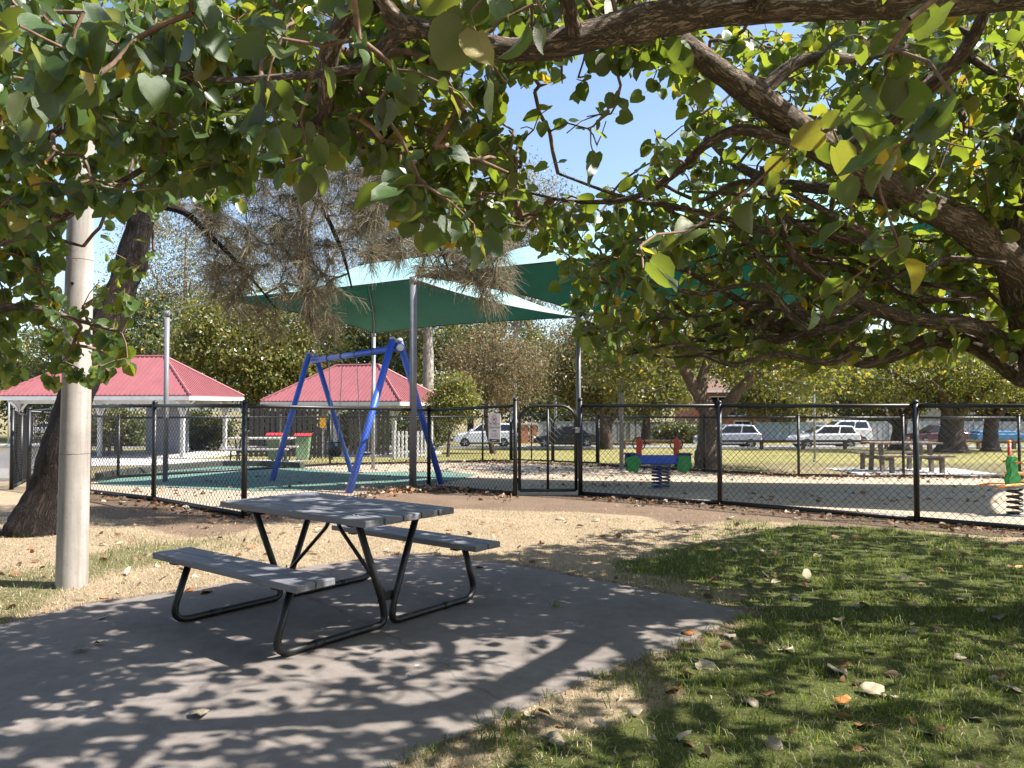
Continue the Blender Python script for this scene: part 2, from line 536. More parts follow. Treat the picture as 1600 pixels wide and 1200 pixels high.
M['dead_pale'] = leafmat('pale_dead_leaf', (0.36, 0.31, 0.235), (0.34, 0.295, 0.225), (0.3, 0.25, 0.15), yellow=(0.5, 0.42, 0.3), tw=0.12, rare=0.1, rough=0.7, perobj=True, spec=0.2, vein=0.5)
M['dead_brown'] = leafmat('brown_dead_leaf', (0.36, 0.15, 0.05), (0.3, 0.14, 0.06), (0.35, 0.16, 0.04), yellow=(0.5, 0.26, 0.06), tw=0.12, rare=0.2, rough=0.6, perobj=True, spec=0.25, vein=0.5)
M['litter'] = leafmat('leaf_litter', (0.22, 0.12, 0.065), (0.26, 0.17, 0.11), (0.2, 0.12, 0.05), yellow=(0.45, 0.38, 0.28), tw=0.1, rare=0.2, rough=0.75, spec=0.15)

# ------------------------------------------------------------------ mesh helpers
def frames(pts):
    pts = [Vector(p) for p in pts]
    T = []
    for i in range(len(pts)):
        a, b = pts[max(i - 1, 0)], pts[min(i + 1, len(pts) - 1)]
        t = b - a
        T.append(t.normalized() if t.length > 1e-9 else Vector((0, 0, 1)))
    n = T[0].orthogonal().normalized()
    out = []
    for i, t in enumerate(T):
        if i:
            q = T[i - 1].rotation_difference(t)
            n = (q @ n)
            n = (n - t * n.dot(t)).normalized()
        out.append((pts[i], t, n, t.cross(n)))
    return out


class MB:
    def __init__(self):
        self.v, self.f = [], []

    def add(self, vs, fs):
        o = len(self.v)
        self.v += [tuple(x) for x in vs]
        self.f += [tuple(i + o for i in q) for q in fs]
        return self

    def box(self, c, s, m=None):
        vs = []
        for dx in (-.5, .5):
            for dy in (-.5, .5):
                for dz in (-.5, .5):
                    p = Vector((dx * s[0], dy * s[1], dz * s[2]))
                    if m is not None:
                        p = m @ p
                    vs.append(Vector(c) + p)
        return self.add(vs, [(0, 1, 3, 2), (4, 6, 7, 5), (0, 4, 5, 1), (2, 3, 7, 6), (0, 2, 6, 4), (1, 5, 7, 3)])

    def bar(self, a, b, w, h, up=(0, 0, 1)):
        """square bar from a to b; w sideways, h along up"""
        a, b = Vector(a), Vector(b)
        t = (b - a).normalized()
        s = t.cross(Vector(up))
        s = s.normalized() if s.length > 1e-6 else t.orthogonal().normalized()
        u = s.cross(t)
        vs = []
        for p in (a, b):
            for i, j in ((-.5, -.5), (.5, -.5), (.5, .5), (-.5, .5)):
                vs.append(p + s * (w * i) + u * (h * j))
        return self.add(vs, [(3, 2, 1, 0), (4, 5, 6, 7), (0, 1, 5, 4), (1, 2, 6, 5), (2, 3, 7, 6), (3, 0, 4, 7)])

    def tube(self, pts, r, n=8, caps=True):
        fr = frames(pts)
        rs = r if hasattr(r, '__len__') else [r] * len(fr)
        vs, fs = [], []
        for (p, t, a, b), rr in zip(fr, rs):
            for k in range(n):
                th = 2 * math.pi * k / n
                vs.append(p + a * (rr * math.cos(th)) + b * (rr * math.sin(th)))
        for i in range(len(fr) - 1):
            for k in range(n):
                k2 = (k + 1) % n
                fs.append((i * n + k, i * n + k2, (i + 1) * n + k2, (i + 1) * n + k))
        if caps:
            fs.append(tuple(range(n - 1, -1, -1)))
            fs.append(tuple((len(fr) - 1) * n + k for k in range(n)))
        return self.add(vs, fs)

    def prism(self, poly, off):
        """closed polygon of 3D points extruded by off"""
        n = len(poly)
        off = Vector(off)
        vs = [Vector(p) for p in poly] + [Vector(p) + off for p in poly]
        fs = [tuple(range(n - 1, -1, -1)), tuple(range(n, 2 * n))]
        fs += [(i, (i + 1) % n, n + (i + 1) % n, n + i) for i in range(n)]
        return self.add(vs, fs)

    def lathe(self, prof, n=16, c=(0, 0, 0), m=None):
        vs, fs = [], []
        for r_, z in prof:
            for k in range(n):
                th = 2 * math.pi * k / n
                p = Vector((r_ * math.cos(th), r_ * math.sin(th), z))
                if m is not None:
                    p = m @ p
                vs.append(p + Vector(c))
        for i in range(len(prof) - 1):
            for k in range(n):
                k2 = (k + 1) % n
                fs.append((i * n + k, i * n + k2, (i + 1) * n + k2, (i + 1) * n + k))
        fs.append(tuple(range(n - 1, -1, -1)))
        fs.append(tuple((len(prof) - 1) * n + k for k in range(n)))
        return self.add(vs, fs)

    def mesh(self, name, smooth=False):
        me = bpy.data.meshes.new(name)
        me.from_pydata(self.v, [], self.f)
        if smooth:
            me.polygons.foreach_set('use_smooth', [True] * len(me.polygons))
        me.update()
        if getattr(self, 'bark', None):
            at = me.attributes.new('bark', 'FLOAT_VECTOR', 'POINT')
            at.data.foreach_set('vector', [c for q in self.bark for c in q])
        return me

    def build(self, name, mat, parent=None, smooth=False, kind=None, bevel=0.0, local=False, seg=2):
        return put(name, self.mesh(name, smooth), mat, parent, kind, bevel, local, seg)


def put(name, me, mat, parent=None, kind=None, bevel=0.0, local=False, seg=2):
    if mat is not None and not me.materials:
        me.materials.append(mat)
    o = bpy.data.objects.new(name, me)
    COL.objects.link(o)
    if parent is not None:
        o.parent = parent
        if parent.type == 'EMPTY' and not local:
            o.location = -Vector(parent.location)
    if kind:
        o['kind'] = kind
    if bevel:
        b = o.modifiers.new('edge', 'BEVEL')
        b.width = bevel
        b.segments = seg
        b.limit_method = 'ANGLE'
        b.angle_limit = R(40)
    return o


def thing(name, label, cat, loc=(0, 0, 0), rz=0.0, group=None):
    o = bpy.data.objects.new(name, None)
    o.empty_display_size = 0.2
    COL.objects.link(o)
    o.location = loc
    o.rotation_euler = (0, 0, rz)
    return tag(o, label, cat, group)


def tag(o, label, cat, group=None):
    o['label'] = label
    o['category'] = cat
    if group:
        o['group'] = group
    return o


def copy_tree(o, parent=None):
    c = o.copy()
    COL.objects.link(c)
    if parent is not None:
        c.parent = parent
    for ch in [x for x in bpy.data.objects if x.parent == o]:
        copy_tree(ch, c)
    return c


def npmesh(name, verts, tris=None, quads=None, smooth=False):
    """fast mesh out of numpy arrays"""
    me = bpy.data.meshes.new(name)
    verts = np.ascontiguousarray(verts, np.float32)
    me.vertices.add(len(verts))
    me.vertices.foreach_set('co', verts.ravel())
    idx, starts, tot = [], [], 0
    for arr, k in ((tris, 3), (quads, 4)):
        if arr is None or len(arr) == 0:
            continue
        arr = np.asarray(arr, np.int32)
        idx.append(arr.ravel())
        starts.append(tot + np.arange(len(arr), dtype=np.int32) * k)
        tot += arr.size
    idx, starts = np.concatenate(idx), np.concatenate(starts)
    me.loops.add(len(idx))
    me.loops.foreach_set('vertex_index', idx)
    me.polygons.add(len(starts))
    me.polygons.foreach_set('loop_start', starts)
    if smooth:
        me.polygons.foreach_set('use_smooth', np.ones(len(starts), bool))
    me.update(calc_edges=True)
    return me


def clip_half(poly, axis, val, keep_ge):
    out = []
    n = len(poly)
    for i in range(n):
        a, b = poly[i], poly[(i + 1) % n]
        ia = (a[axis] >= val) if keep_ge else (a[axis] <= val)
        ib = (b[axis] >= val) if keep_ge else (b[axis] <= val)
        if ia:
            out.append(a)
        if ia != ib:
            t = (val - a[axis]) / (b[axis] - a[axis])
            out.append((a[0] + (b[0] - a[0]) * t, a[1] + (b[1] - a[1]) * t))
    return out


def ground_sheet(name, poly, dz, mat, step=None):
    """flat sheet following the ground's slope, split at its breaks"""
    poly = [(p[0], p[1]) for p in poly]
    bm = bmesh.new()
    lines = sorted(GY[1:-1])
    bands = [-1e3] + lines + [1e3]
    for a, b in zip(bands[:-1], bands[1:]):
        q = clip_half(clip_half(poly, 1, a, True), 1, b, False)
        if len(q) < 3:
            continue
        vs = [bm.verts.new((x, y, g(y) + dz)) for x, y in q]
        try:
            f = bm.faces.new(vs)
            f.normal_update()
            if f.normal.z < 0:
                f.normal_flip()
        except ValueError:
            pass
    bmesh.ops.remove_doubles(bm, verts=bm.verts, dist=1e-5)
    bmesh.ops.triangulate(bm, faces=bm.faces)
    me = bpy.data.meshes.new(name)
    bm.to_mesh(me)
    bm.free()
    return put(name, me, mat, kind='structure')


def rough_poly(poly, amp, step, seed=0):
    """break a polygon's straight edges up a little"""
    r = random.Random(seed)
    out = []
    n = len(poly)
    for i in range(n):
        a, b = Vector(poly[i][:2]), Vector(poly[(i + 1) % n][:2])
        L = (b - a).length
        k = max(1, int(L / step))
        nrm = Vector((-(b - a).y, (b - a).x)).normalized() if L > 0 else Vector((0, 0))
        for j in range(k):
            p = a + (b - a) * (j / k)
            if j:
                p = p + nrm * r.uniform(-amp, amp)
            out.append((p.x, p.y))
    return out


# ------------------------------------------------------------------ the setting
def xy(l):
    return [(G(a, b).x, G(a, b).y) for a, b in l]


SLAB = xy([(-700, 1080), (0, 978), (150, 943), (330, 918), (500, 884), (640, 866), (790, 882), (930, 908), (1060, 932), (1165, 957),
           (1085, 1000), (950, 1050), (850, 1092), (720, 1150), (600, 1205), (420, 1330), (100, 1700), (-1500, 1700)])
GREEN = xy([(560, 1230), (720, 1155), (850, 1092), (1000, 1035), (1170, 962), (1150, 930), (1060, 905), (1010, 880), (1090, 850), (1200, 818), (1330, 815),
            (1600, 852), (2300, 980), (3500, 1500), (1400, 2500), (300, 1700)])
DIRT = xy([(120, 800), (300, 840), (500, 808), (700, 796), (900, 800), (1050, 818), (1200, 816), (1400, 829), (1700, 848), (2000, 870),
           (1700, 830), (1433, 812), (1125, 785), (907, 770), (805, 770), (670, 757), (400, 790), (240, 778), (60, 760)])


def build_ground():
    xs = np.unique(np.concatenate([np.arange(-9, 8.01, 0.12), np.linspace(-40, 40, 41), np.array([-600, -400, -250, -150, -90, -60, 60, 90, 150, 250, 400, 600])]).round(3))
    ys = np.unique(np.concatenate([np.arange(0.5, 14.01, 0.12), np.arange(14, 60, 2.0), np.array(GY[1:-1]), np.array([-60, -30, -10, -4, 65, 80, 110, 160, 250, 400, 700])]).round(3))
    X, Y = np.meshgrid(xs, ys)
    Z = np.interp(Y, GY, GZ)
    v = np.stack([X, Y, Z], -1).reshape(-1, 3)
    nx, ny = len(xs), len(ys)
    i = (np.arange(ny - 1)[:, None] * nx + np.arange(nx - 1)[None, :]).ravel()
    q = np.stack([i, i + 1, i + 1 + nx, i + nx], -1)
    me = npmesh('ground', v, quads=q)
    at = me.color_attributes.new('zone', 'FLOAT_COLOR', 'POINT')
    x, y = v[:, 0], v[:, 1]
    nz = vnoise(x, y, 1.3, 1) * 0.6 + vnoise(x, y, 3.1, 2) * 0.4
    gr = sstep(-0.35, 0.45, sdf(GREEN, x, y) + (nz - 0.5) * 1.1)
    gr = np.maximum(gr, 0.55 * sstep(0.55, 0.8, vnoise(x, y, 0.8, 5)) * (x < -3.2) * (y < 8.5))
    gr = np.where(y > 16, 0.5 + 0.3 * (nz - 0.5), gr)
    di = sstep(-0.25, 0.35, sdf(DIRT, x, y) + (nz - 0.5) * 0.7)
    edge = sdf(SLAB, x, y)
    di = np.maximum(di, 0.75 * sstep(-0.16, -0.02, edge + (nz - 0.5) * 0.25))
    cols = np.stack([gr, di, np.zeros_like(gr), np.ones_like(gr)], -1).astype(np.float32)
    at.data.foreach_set('color', cols.ravel())
    return put('ground', me, M['ground'], kind='structure')


build_ground()
# slab: real thickness, its rim 15 mm proud of the lawn
slab = MB().prism([(x, y, -0.08) for x, y in rough_poly(SLAB, 0.022, 0.11, 3)][::1], (0, 0, 0.088)).build('concrete_slab', M['slab'], kind='structure')

# fence lines, from the feet of their posts
FRONT_L = [G(45, 761), G(138, 771), G(240, 783), G(381, 809), G(670, 763), G(805, 775)]
FRONT_R = [G(907, 774.5), G(1125, 789.5), G(1433, 816), G(1740, 842)]
BACK_Y = 18.0
BACK_L = [P(45, 700, 13.72), Vector((-9.0, 17.6, 0)), Vector((-5.2, 22.0, 0)), Vector((-0.9, 23.6, 0)), Vector((-0.05, 23.5, 0))]
BACK_R = [Vector((2.45, 21.8, 0)), Vector((4.9, 19.6, 0)), Vector((6.72, 18.05, 0)), Vector((9.1, 17.9, 0)), Vector((11.6, 17.6, 0)), Vector((14.0, 17.4, 0))]
for lst in (BACK_L, BACK_R):
    for p in lst:
        p.z = g(p.y)
PLAY = [(p.x, p.y) for p in FRONT_L] + [(p.x, p.y) for p in FRONT_R] + [(13, 9.6), (14, 17.4)] + [(p.x, p.y) for p in BACK_R[::-1]] + [(p.x, p.y) for p in BACK_L[:0:-1]]
ground_sheet('play_sand', PLAY, 0.004, M['sand'])
SOFT = xy([(150, 752), (185, 742), (255, 734), (345, 727), (470, 731), (520, 737), (560, 738), (700, 737), (745, 742), (700, 753), (640, 757), (520, 766), (400, 768), (250, 762), (160, 758)])
ground_sheet('softfall_surface', SOFT, 0.010, M['softfall'])
ground_sheet('park_lawn', [(-60, 24.5), (40, 22.2), (70, 22.2), (70, 47), (-60, 47)], 0.004, M['farlawn'])
ground_sheet('road', [(-90, 48.5), (90, 48.5), (90, 57), (-90, 57)], 0.008, M['road'])
ground_sheet('road_verge', [(-90, 57.2), (90, 57.2), (90, 64), (-90, 64)], 0.006, M['farlawn'])
ground_sheet('shelter_path', [(-26, 19.4), (-7.0, 22.6), (-6.4, 25.0), (-26, 33.5)], 0.010, M['path'])
kb = MB()
for i in range(60):
    kb.box((-88 + i * 3.0, 48.35, g(48.35) + 0.05), (2.98, 0.28, 0.12))
kb.build('kerb', M['path'], kind='structure')


# ------------------------------------------------------------------ chain-link fences
def wire_mesh(mb, a, b, h0, h1, cell=0.072, r=0.0026, rise=0.0):
    """woven wires between two points: each wire a zigzag, three-sided"""
    a, b = Vector(a), Vector(b)
    L = (Vector((b.x, b.y)) - Vector((a.x, a.y))).length
    n = max(2, int(L / cell))
    cw = L / n
    rows = int((h1 - h0) / cell) * 2
    ch = (h1 - h0) / rows
    t = (b - a) / n
    d = Vector((b.x - a.x, b.y - a.y, 0)).normalized()
    nrm = Vector((-d.y, d.x, 0))
    for i in range(n):
        for side in (0, 1):
            vs = []
            for k in range(rows + 1):
                u = i + (0.5 if (k + side) % 2 else 0.0) + (0.25 if 0 else 0)
                u = i + (0.5 * ((k % 2)) if side == 0 else 1 - 0.5 * (k % 2))
                p = a + t * u
                z = p.z + h0 + ch * k
                off = nrm * (r * 0.9 if (k + side) % 2 else -r * 0.9)
                q = Vector((p.x, p.y, z)) + off
                vs += [q + d * r, q - d * r * 0.5 + nrm * r * 0.87, q - d * r * 0.5 - nrm * r * 0.87]
            fs = []
            for k in range(rows):
                for s in range(3):
                    s2 = (s + 1) % 3
                    fs.append((k * 3 + s, k * 3 + s2, k * 3 + 3 + s2, k * 3 + 3 + s))
            mb.add(vs, fs)


def fence(name, label, pts, hgt=1.45, posts=None, cell=0.088, r=0.0037, pr=0.036, rail=0.026, group=None, tall=()):
    base = pts[0].copy()
    t = thing(name, label, 'fence', base, 0, group)
    for i, p in enumerate(pts):
        hh = hgt + (0.08 if i in tall else 0.03)
        m = MB().tube([(p.x, p.y, p.z - 0.25), (p.x, p.y, p.z + hh)], pr, 12)
        m.lathe([(pr * 1.15, 0), (pr * 1.15, 0.015), (pr * 0.7, 0.035), (pr * 0.1, 0.042)], 12, (p.x, p.y, p.z + hh))
        m.build('post', M['black'], t, True)
    for a, b in zip(pts[:-1], pts[1:]):
        d = (b - a)
        d.z = 0
        d.normalize()
        for z, nm in ((hgt - 0.01, 'top_rail'), (0.04, 'bottom_rail')):
            u = Vector((0, 0, z))
            MB().tube([a + u + d * pr * 0.8, b + u - d * pr * 0.8], rail * (1.25 if z < .1 else 1), 8).build(nm, M['black'], t, True)
        w = MB()
        wire_mesh(w, a + d * 0.03, b - d * 0.03, 0.05, hgt - 0.02, cell, r)
        w.build('chain_link_mesh', M['wire'], t, kind='stuff')
    return t


fence('chain_link_fence', 'black chain-link fence from the playground gate past the swing and behind the concrete pole', FRONT_L, tall=(5,))
fence('chain_link_fence', 'black chain-link fence on the seesaw side of the playground gate, facing the green lawn', FRONT_R, tall=(0,))
fence('chain_link_fence', 'black chain-link fence on the far side of the swing, towards the red-roofed shelters', BACK_L, hgt=1.4, cell=0.1, r=0.0038, pr=0.032)
fence('chain_link_fence', 'black chain-link fence behind the seesaw, dividing sand from the park lawn', BACK_R, hgt=1.4, cell=0.1, r=0.0038, pr=0.032)
# galvanised return fence going away beside the dark leaning trunk
RET = [G(44, 765) + Vector((-0.3, 0.0, 0)), Vector((-9.95, 15.6, g(15.6))), Vector((-10.9, 17.5, g(17.5)))]


def gate(name, label, a, b, hgt, arch=True, bars=1, z0=0.09, cell=0.088, group=None):
    """tube frame gate with rounded upper corners, middle bar and wire"""
    a, b = Vector(a), Vector(b)
    L = (b - a).length
    d = (b - a).normalized()
    t = thing(name, label, 'gate', a, 0, group)
    rad = min(0.26, L * 0.3)
    pts = [a + Vector((0, 0, z0)), a + Vector((0, 0, hgt - rad))]
    for k in range(1, 7):
        th = math.pi / 2 * k / 6
        pts.append(a + d * (rad * (1 - math.cos(th))) + Vector((0, 0, hgt - rad + rad * math.sin(th))))
    for k in range(0, 7):
        th = math.pi / 2 * k / 6
        pts.append(b - d * (rad * (1 - math.sin(th))) + Vector((0, 0, hgt - rad + rad * math.cos(th))))
    pts.append(b + Vector((0, 0, z0)))
    MB().tube(pts, 0.026, 10).build('gate_frame', M['black'], t, True)
    MB().tube([a + Vector((0, 0, z0)), b + Vector((0, 0, z0))], 0.026, 10).build('bottom_rail', M['black'], t, True)
    for k in range(bars):
        q = a + (b - a) * ((k + 1) / (bars + 1))
        MB().tube([q + Vector((0, 0, z0 + .015)), q + Vector((0, 0, hgt - 0.015))], 0.021, 8).build('middle_bar', M['black'], t, True)
    w = MB()
    wire_mesh(w, a + d * 0.03, b - d * 0.03, z0 + 0.01, hgt - rad * 0.45, cell, .0037)
    w.build('chain_link_mesh', M['wire'], t, kind='stuff')
    return t, d


ga, gb = FRONT_L[-1], FRONT_R[0]
gd = (gb - ga).normalized()
gt, _ = gate('playground_gate', 'narrow black arched gate with chain-link between two tall posts beside the dog sign', ga + gd * 0.07, gb - gd * 0.07, 1.44)
for z in (0.25, 1.05):
    MB().tube([ga + gd * 0.03 + Vector((0, 0, z - .04)), ga + gd * 0.03 + Vector((0, 0, z + .04))], 0.014, 8).build('hinge', M['black'], gt, True)
lt = MB().box(gb - gd * 0.05 + Vector((0, -0.03, 1.05)), (0.07, 0.045, 0.09)).build('latch', M['galv'], gt, bevel=0.006)
MB().tube([gb - gd * 0.05 + Vector((0, -0.05, 1.08)), gb - gd * 0.14 + Vector((0, -0.06, 1.08))], 0.007, 6).build('latch_lever', M['galv'], lt)
g1, g2 = BACK_L[-1], BACK_R[0]
gg = (g2 - g1).normalized()
mid = (g1 + g2) * 0.5
gate('double_gate_leaf', 'dark arched gate leaf nearer the dog sign in the far playground fence', g1 + gg * 0.06, mid - gg * 0.03, 1.42, bars=1, cell=0.1)
gate('double_gate_leaf', 'dark arched gate leaf nearer the seesaw in the far playground fence', mid + gg * 0.03, g2 - gg * 0.06, 1.42, bars=1, cell=0.1)

# ------------------------------------------------------------------ dog sign on the fence
def text_mesh(body, size, name):
    cu = bpy.data.curves.new(name, 'FONT')
    cu.body = body
    cu.size = size
    cu.align_x = 'CENTER'
    cu.align_y = 'CENTER'
    cu.extrude = 0.0008
    cu.space_line = 0.92
    o = bpy.data.objects.new(name, cu)
    COL.objects.link(o)
    dg = bpy.context.evaluated_depsgraph_get()
    me = bpy.data.meshes.new_from_object(o.evaluated_get(dg))
    bpy.data.objects.remove(o)
    return me


def dog_sign():
    fa, fb = FRONT_L[-2], FRONT_L[-1]
    d = (fb - fa).normalized()
    c = P(776, 664, 12.45)
    k = (c.x - fa.x) / (fb.x - fa.x)
    pos = fa + (fb - fa) * k
    pos = Vector((pos.x, pos.y, 0)) + Vector((d.y, -d.x, 0)) * 0.05
    w, h = 0.315, 0.48
    zc = H + (633 - 668.5) / 1200 * pos.y
    ang = math.atan2(d.y, d.x)
    t = thing('park_sign', 'beige sign with red-ringed black dog symbol hung on the fence beside the gate', 'sign', (pos.x, pos.y, zc), ang)
    MB().box((0, 0, 0), (w, 0.006, h)).build('panel', M['sign'], t, bevel=0.002, local=True)
    y = -0.005
    ring = MB()
    n = 40
    vs, fs = [], []
    for i in range(n):
        th = 2 * math.pi * i / n
        for rr in (0.056, 0.068):
            vs.append((rr * math.cos(th), y, 0.14 + rr * math.sin(th)))
    for i in range(n):
        j = (i + 1) % n
        fs.append((2 * i, 2 * i + 1, 2 * j + 1, 2 * j))
    ring.add(vs, fs)
    ring.add([(-0.045, y - .0006, 0.178), (-0.038, y - .0006, 0.185), (0.045, y - .0006, 0.102), (0.038, y - .0006, 0.095)], [(0, 1, 2, 3)])
    ring.build('prohibition_ring', M['signred'], t, local=True)
    dog = [(-.040, .125), (-.034, .150), (-.028, .145), (-.026, .148), (.010, .150), (.014, .168), (.020, .172), (.024, .166), (.040, .160), (.038, .152), (.024, .148),
           (.022, .132), (.020, .108), (.012, .108), (.011, .128), (-.014, .126), (-.018, .108), (-.026, .108), (-.024, .130), (-.032, .138)]
    MB().add([(x, y + .0008, z) for x, z in dog], [tuple(range(len(dog)))]).build('dog_symbol', M['signblack'], t, local=True)
    me = text_mesh('No dogs in\nplayground\narea', 0.062, 'lettering')
    o = put('lettering', me, M['signtext'], t, local=True)
    o.rotation_euler = (math.pi / 2, 0, 0)
    o.location = (0, y, 0.012)
    for i in range(3):
        MB().box((0, y, -0.098 - i * 0.022), (0.18 - 0.03 * (i == 2), 0.002, 0.0055)).build('small_print_line', M['signtext'], t, local=True)
    MB().box((0, y, -0.208), (0.27, 0.002, 0.048)).build('footer_band', M['signblack'], t, local=True)
    MB().box((0.0, y - .0015, -0.208), (0.12, 0.001, 0.012)).build('footer_mark', M['sign'], t, local=True)
    for x in (-.14, .14):
        for z in (-.225, .225):
            MB().lathe([(0.006, 0), (0.006, 0.002), (0.003, 0.004)], 8, (x, -0.003, z), Matrix.Rotation(R(90), 3, 'X')).build('screw', M['galv'], t, local=True)
    # the two clamp posts that carry it stand behind in the far fence, the sign itself is wired to the mesh


dog_sign()

# ------------------------------------------------------------------ picnic table
def arc_path(pts, rad=0.1, n=5):
    """round the corners of a polyline"""
    pts = [Vector(p) for p in pts]
    out = [pts[0]]
    for i in range(1, len(pts) - 1):
        a, b, c = pts[i - 1], pts[i], pts[i + 1]
        u, v = (a - b), (c - b)
        rr = rad[i - 1] if hasattr(rad, '__len__') else rad
        k = min(rr, u.length * 0.48, v.length * 0.48)
        p, q = b + u.normalized() * k, b + v.normalized() * k
        for j in range(n + 1):
            s = j / n
            out.append(p * (1 - s) ** 2 + b * 2 * s * (1 - s) + q * s ** 2)
    out.append(pts[-1])
    return out


def picnic_table():
    t = thing('picnic_table', 'grey-planked picnic table with black tubular frame standing on the concrete slab', 'picnic table', (-1.25, 5.40, 0.008), R(-38))
    L, Wd = 1.57, 0.79
    pw = (Wd - 4 * 0.013) / 5
    for i in range(5):
        y = -Wd / 2 + pw / 2 + i * (pw + 0.013)
        MB().box((random.uniform(-.004, .004), y, 0.728 + random.uniform(-.002, .002)), (L, pw, 0.042)).build('tabletop_plank', M['plank'], t, bevel=0.006, local=True)
    for s in (-1, 1):
        for k in (0, 1):
            MB().box((random.uniform(-.004, .004), s * 0.75 + (k - 0.5) * 0.139, 0.432), (L, 0.132, 0.042)).build('bench_plank', M['plank'], t, bevel=0.006, local=True)
    for e in (-1, 1):
        x = e * 0.56
        fr = MB().box((x, 0, 0.694), (0.05, 0.66, 0.024)).build('top_bracket', M['black'], t, local=True, bevel=0.004)
        for s in (-1, 1):
            path = arc_path([(x, s * 0.255, 0.69), (x, s * 0.045, 0.15), (x, s * 0.03, 0.024), (x, s * 0.88, 0.024), (x, s * 0.75, 0.395)], [0.06, 0.13, 0.14], 7)
            leg = MB().tube(path, 0.0235, 12).build('leg', M['black'], t, True, local=True)
            MB().box((x, s * 0.75, 0.403), (0.07, 0.24, 0.014)).build('bench_bracket', M['black'], t, local=True, bevel=0.003)
            MB().tube([(x, s * 0.52, 0.024), (x, s * 0.60, 0.024)], 0.0262, 12).build('joint_sleeve', M['black'], leg, True)
            for bx in (-.02, .02):
                MB().lathe([(0.008, 0), (0.008, 0.003), (0.004, 0.006)], 8, (x + bx, s * 0.28, 0.7495)).build('bolt', M['galv'], t, local=True)
        MB().tube(arc_path([(e * 0.035, 0, 0.705), (e * 0.055, 0, 0.60), (x - e * 0.03, 0, 0.20)], 0.09, 5), 0.0135, 8).build('brace', M['black'], t, True, local=True)
    for e in (-1, 1):
        MB().box((e * 0.545, 0, 0.195), (0.012, 0.15, 0.06)).build('gusset_plate', M['black'], t, local=True, bevel=0.003)
    MB().box((0, 0, 0.697), (0.12, 0.66, 0.02)).build('centre_batten', M['black'], t, local=True, bevel=0.003)


picnic_table()

# ------------------------------------------------------------------ concrete light pole
pb = G(112, 916)
pt = thing('light_pole', 'tall round concrete pole standing in dry grass in front of a dark leaning trunk', 'pole', pb)
MB().tube([pb + Vector((0, 0, -0.3)), pb + Vector((0, 0, 0)), pb + Vector((0.03, 0.0, 3.5)), pb + Vector((0.06, 0, 8.0))], [0.119, 0.117, 0.094, 0.066], 40).build('shaft', M['pole'], pt, True)
cc = frames([pb, pb + Vector((0.03, 0, 3.5))])[0]
for zz in (1.06, 2.62):
    MB().tube([pb + Vector((0.03 * zz / 3.5, 0, zz)), pb + Vector((0.03 * (zz + .006) / 3.5, 0, zz + 0.006))], 0.1176 - 0.00657 * zz, 40).build('joint_band', M['timber'], pt, True)
MB().tube([pb + Vector((0.028, -0.098, 2.42)), pb + Vector((0.028, -0.112, 2.42))], 0.012, 8).build('form_hole', M['rubber'], pt)
arm = MB().tube(arc_path([pb + Vector((0.06, 0, 7.7)), pb + Vector((0.06, 0, 8.3)), pb + Vector((0.9, 0.3, 8.6))], 0.25), 0.03, 8).build('lamp_arm', M['galv'], pt, True)
MB().box(pb + Vector((1.1, 0.37, 8.6)), (0.5, 0.2, 0.1)).build('lamp_head', M['postpale'], pt, bevel=0.03)

# ------------------------------------------------------------------ shade sails
def sail(name, label, cs, rise, k=0.11, n=44, kn=0.03):
    c0, c1, c2, c3 = [Vector(c) for c in cs]

    def at(u, v):
        uu, vv = u * (1 - k * (1 - v * v)), v * (1 - (k if v > 0 else kn) * (1 - u * u))
        a, b = (uu + 1) / 2, (vv + 1) / 2
        p = (c0 * (1 - a) + c1 * a) * (1 - b) + (c3 * (1 - a) + c2 * a) * b
        m = max(abs(v), (abs(u) - .45) / .55)
        p.z += rise * (1 - m) - 0.06 * rise * math.sin(math.pi * min(1, (1 - m)))
        return p
    t = thing(name, label, 'shade sail', (c0 + c1 + c2 + c3) / 4)
    vs = [at(-1 + 2 * i / n, -1 + 2 * j / n) for j in range(n + 1) for i in range(n + 1)]
    fs = []
    for j in range(n):
        for i in range(n):
            a_, b_, c_, d_ = j * (n + 1) + i, j * (n + 1) + i + 1, (j + 1) * (n + 1) + i + 1, (j + 1) * (n + 1) + i
            fs += [(a_, b_, c_), (a_, c_, d_)] if (i < n / 2) == (j < n / 2) else [(a_, b_, d_), (b_, c_, d_)]
    nv, nf = len(vs), len(fs)
    # two layers 4 mm apart: the upper face painted pale for sun glare, the darker lower face
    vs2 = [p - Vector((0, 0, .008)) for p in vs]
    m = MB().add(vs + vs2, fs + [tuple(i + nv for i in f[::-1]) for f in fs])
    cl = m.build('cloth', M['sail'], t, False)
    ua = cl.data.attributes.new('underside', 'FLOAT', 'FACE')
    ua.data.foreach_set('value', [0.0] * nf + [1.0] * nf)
    for e in range(4):
        pts = []
        for i in range(n + 1):
            q = -1 + 2 * i / n
            u, v = ((q, -1), (1, q), (-q, 1), (-1, -q))[e]
            pts.append(at(u, v) - Vector((0, 0, 0.004)))
        MB().tube(pts, 0.014, 6).build('edge_cable', M['signblack'], t, True)
    apex = at(0, 0)
    for u, v in ((-1, -1), (1, -1), (1, 1), (-1, 1)):
        pts = [at(u * (.45 + .55 * s), v * s) - Vector((0, 0, 0.045)) for s in [1 - q_ / 14 for q_ in range(15)]]
        MB().tube(pts, 0.018, 6).build('hip_seam', M['postgrey'], t, True)
    return t


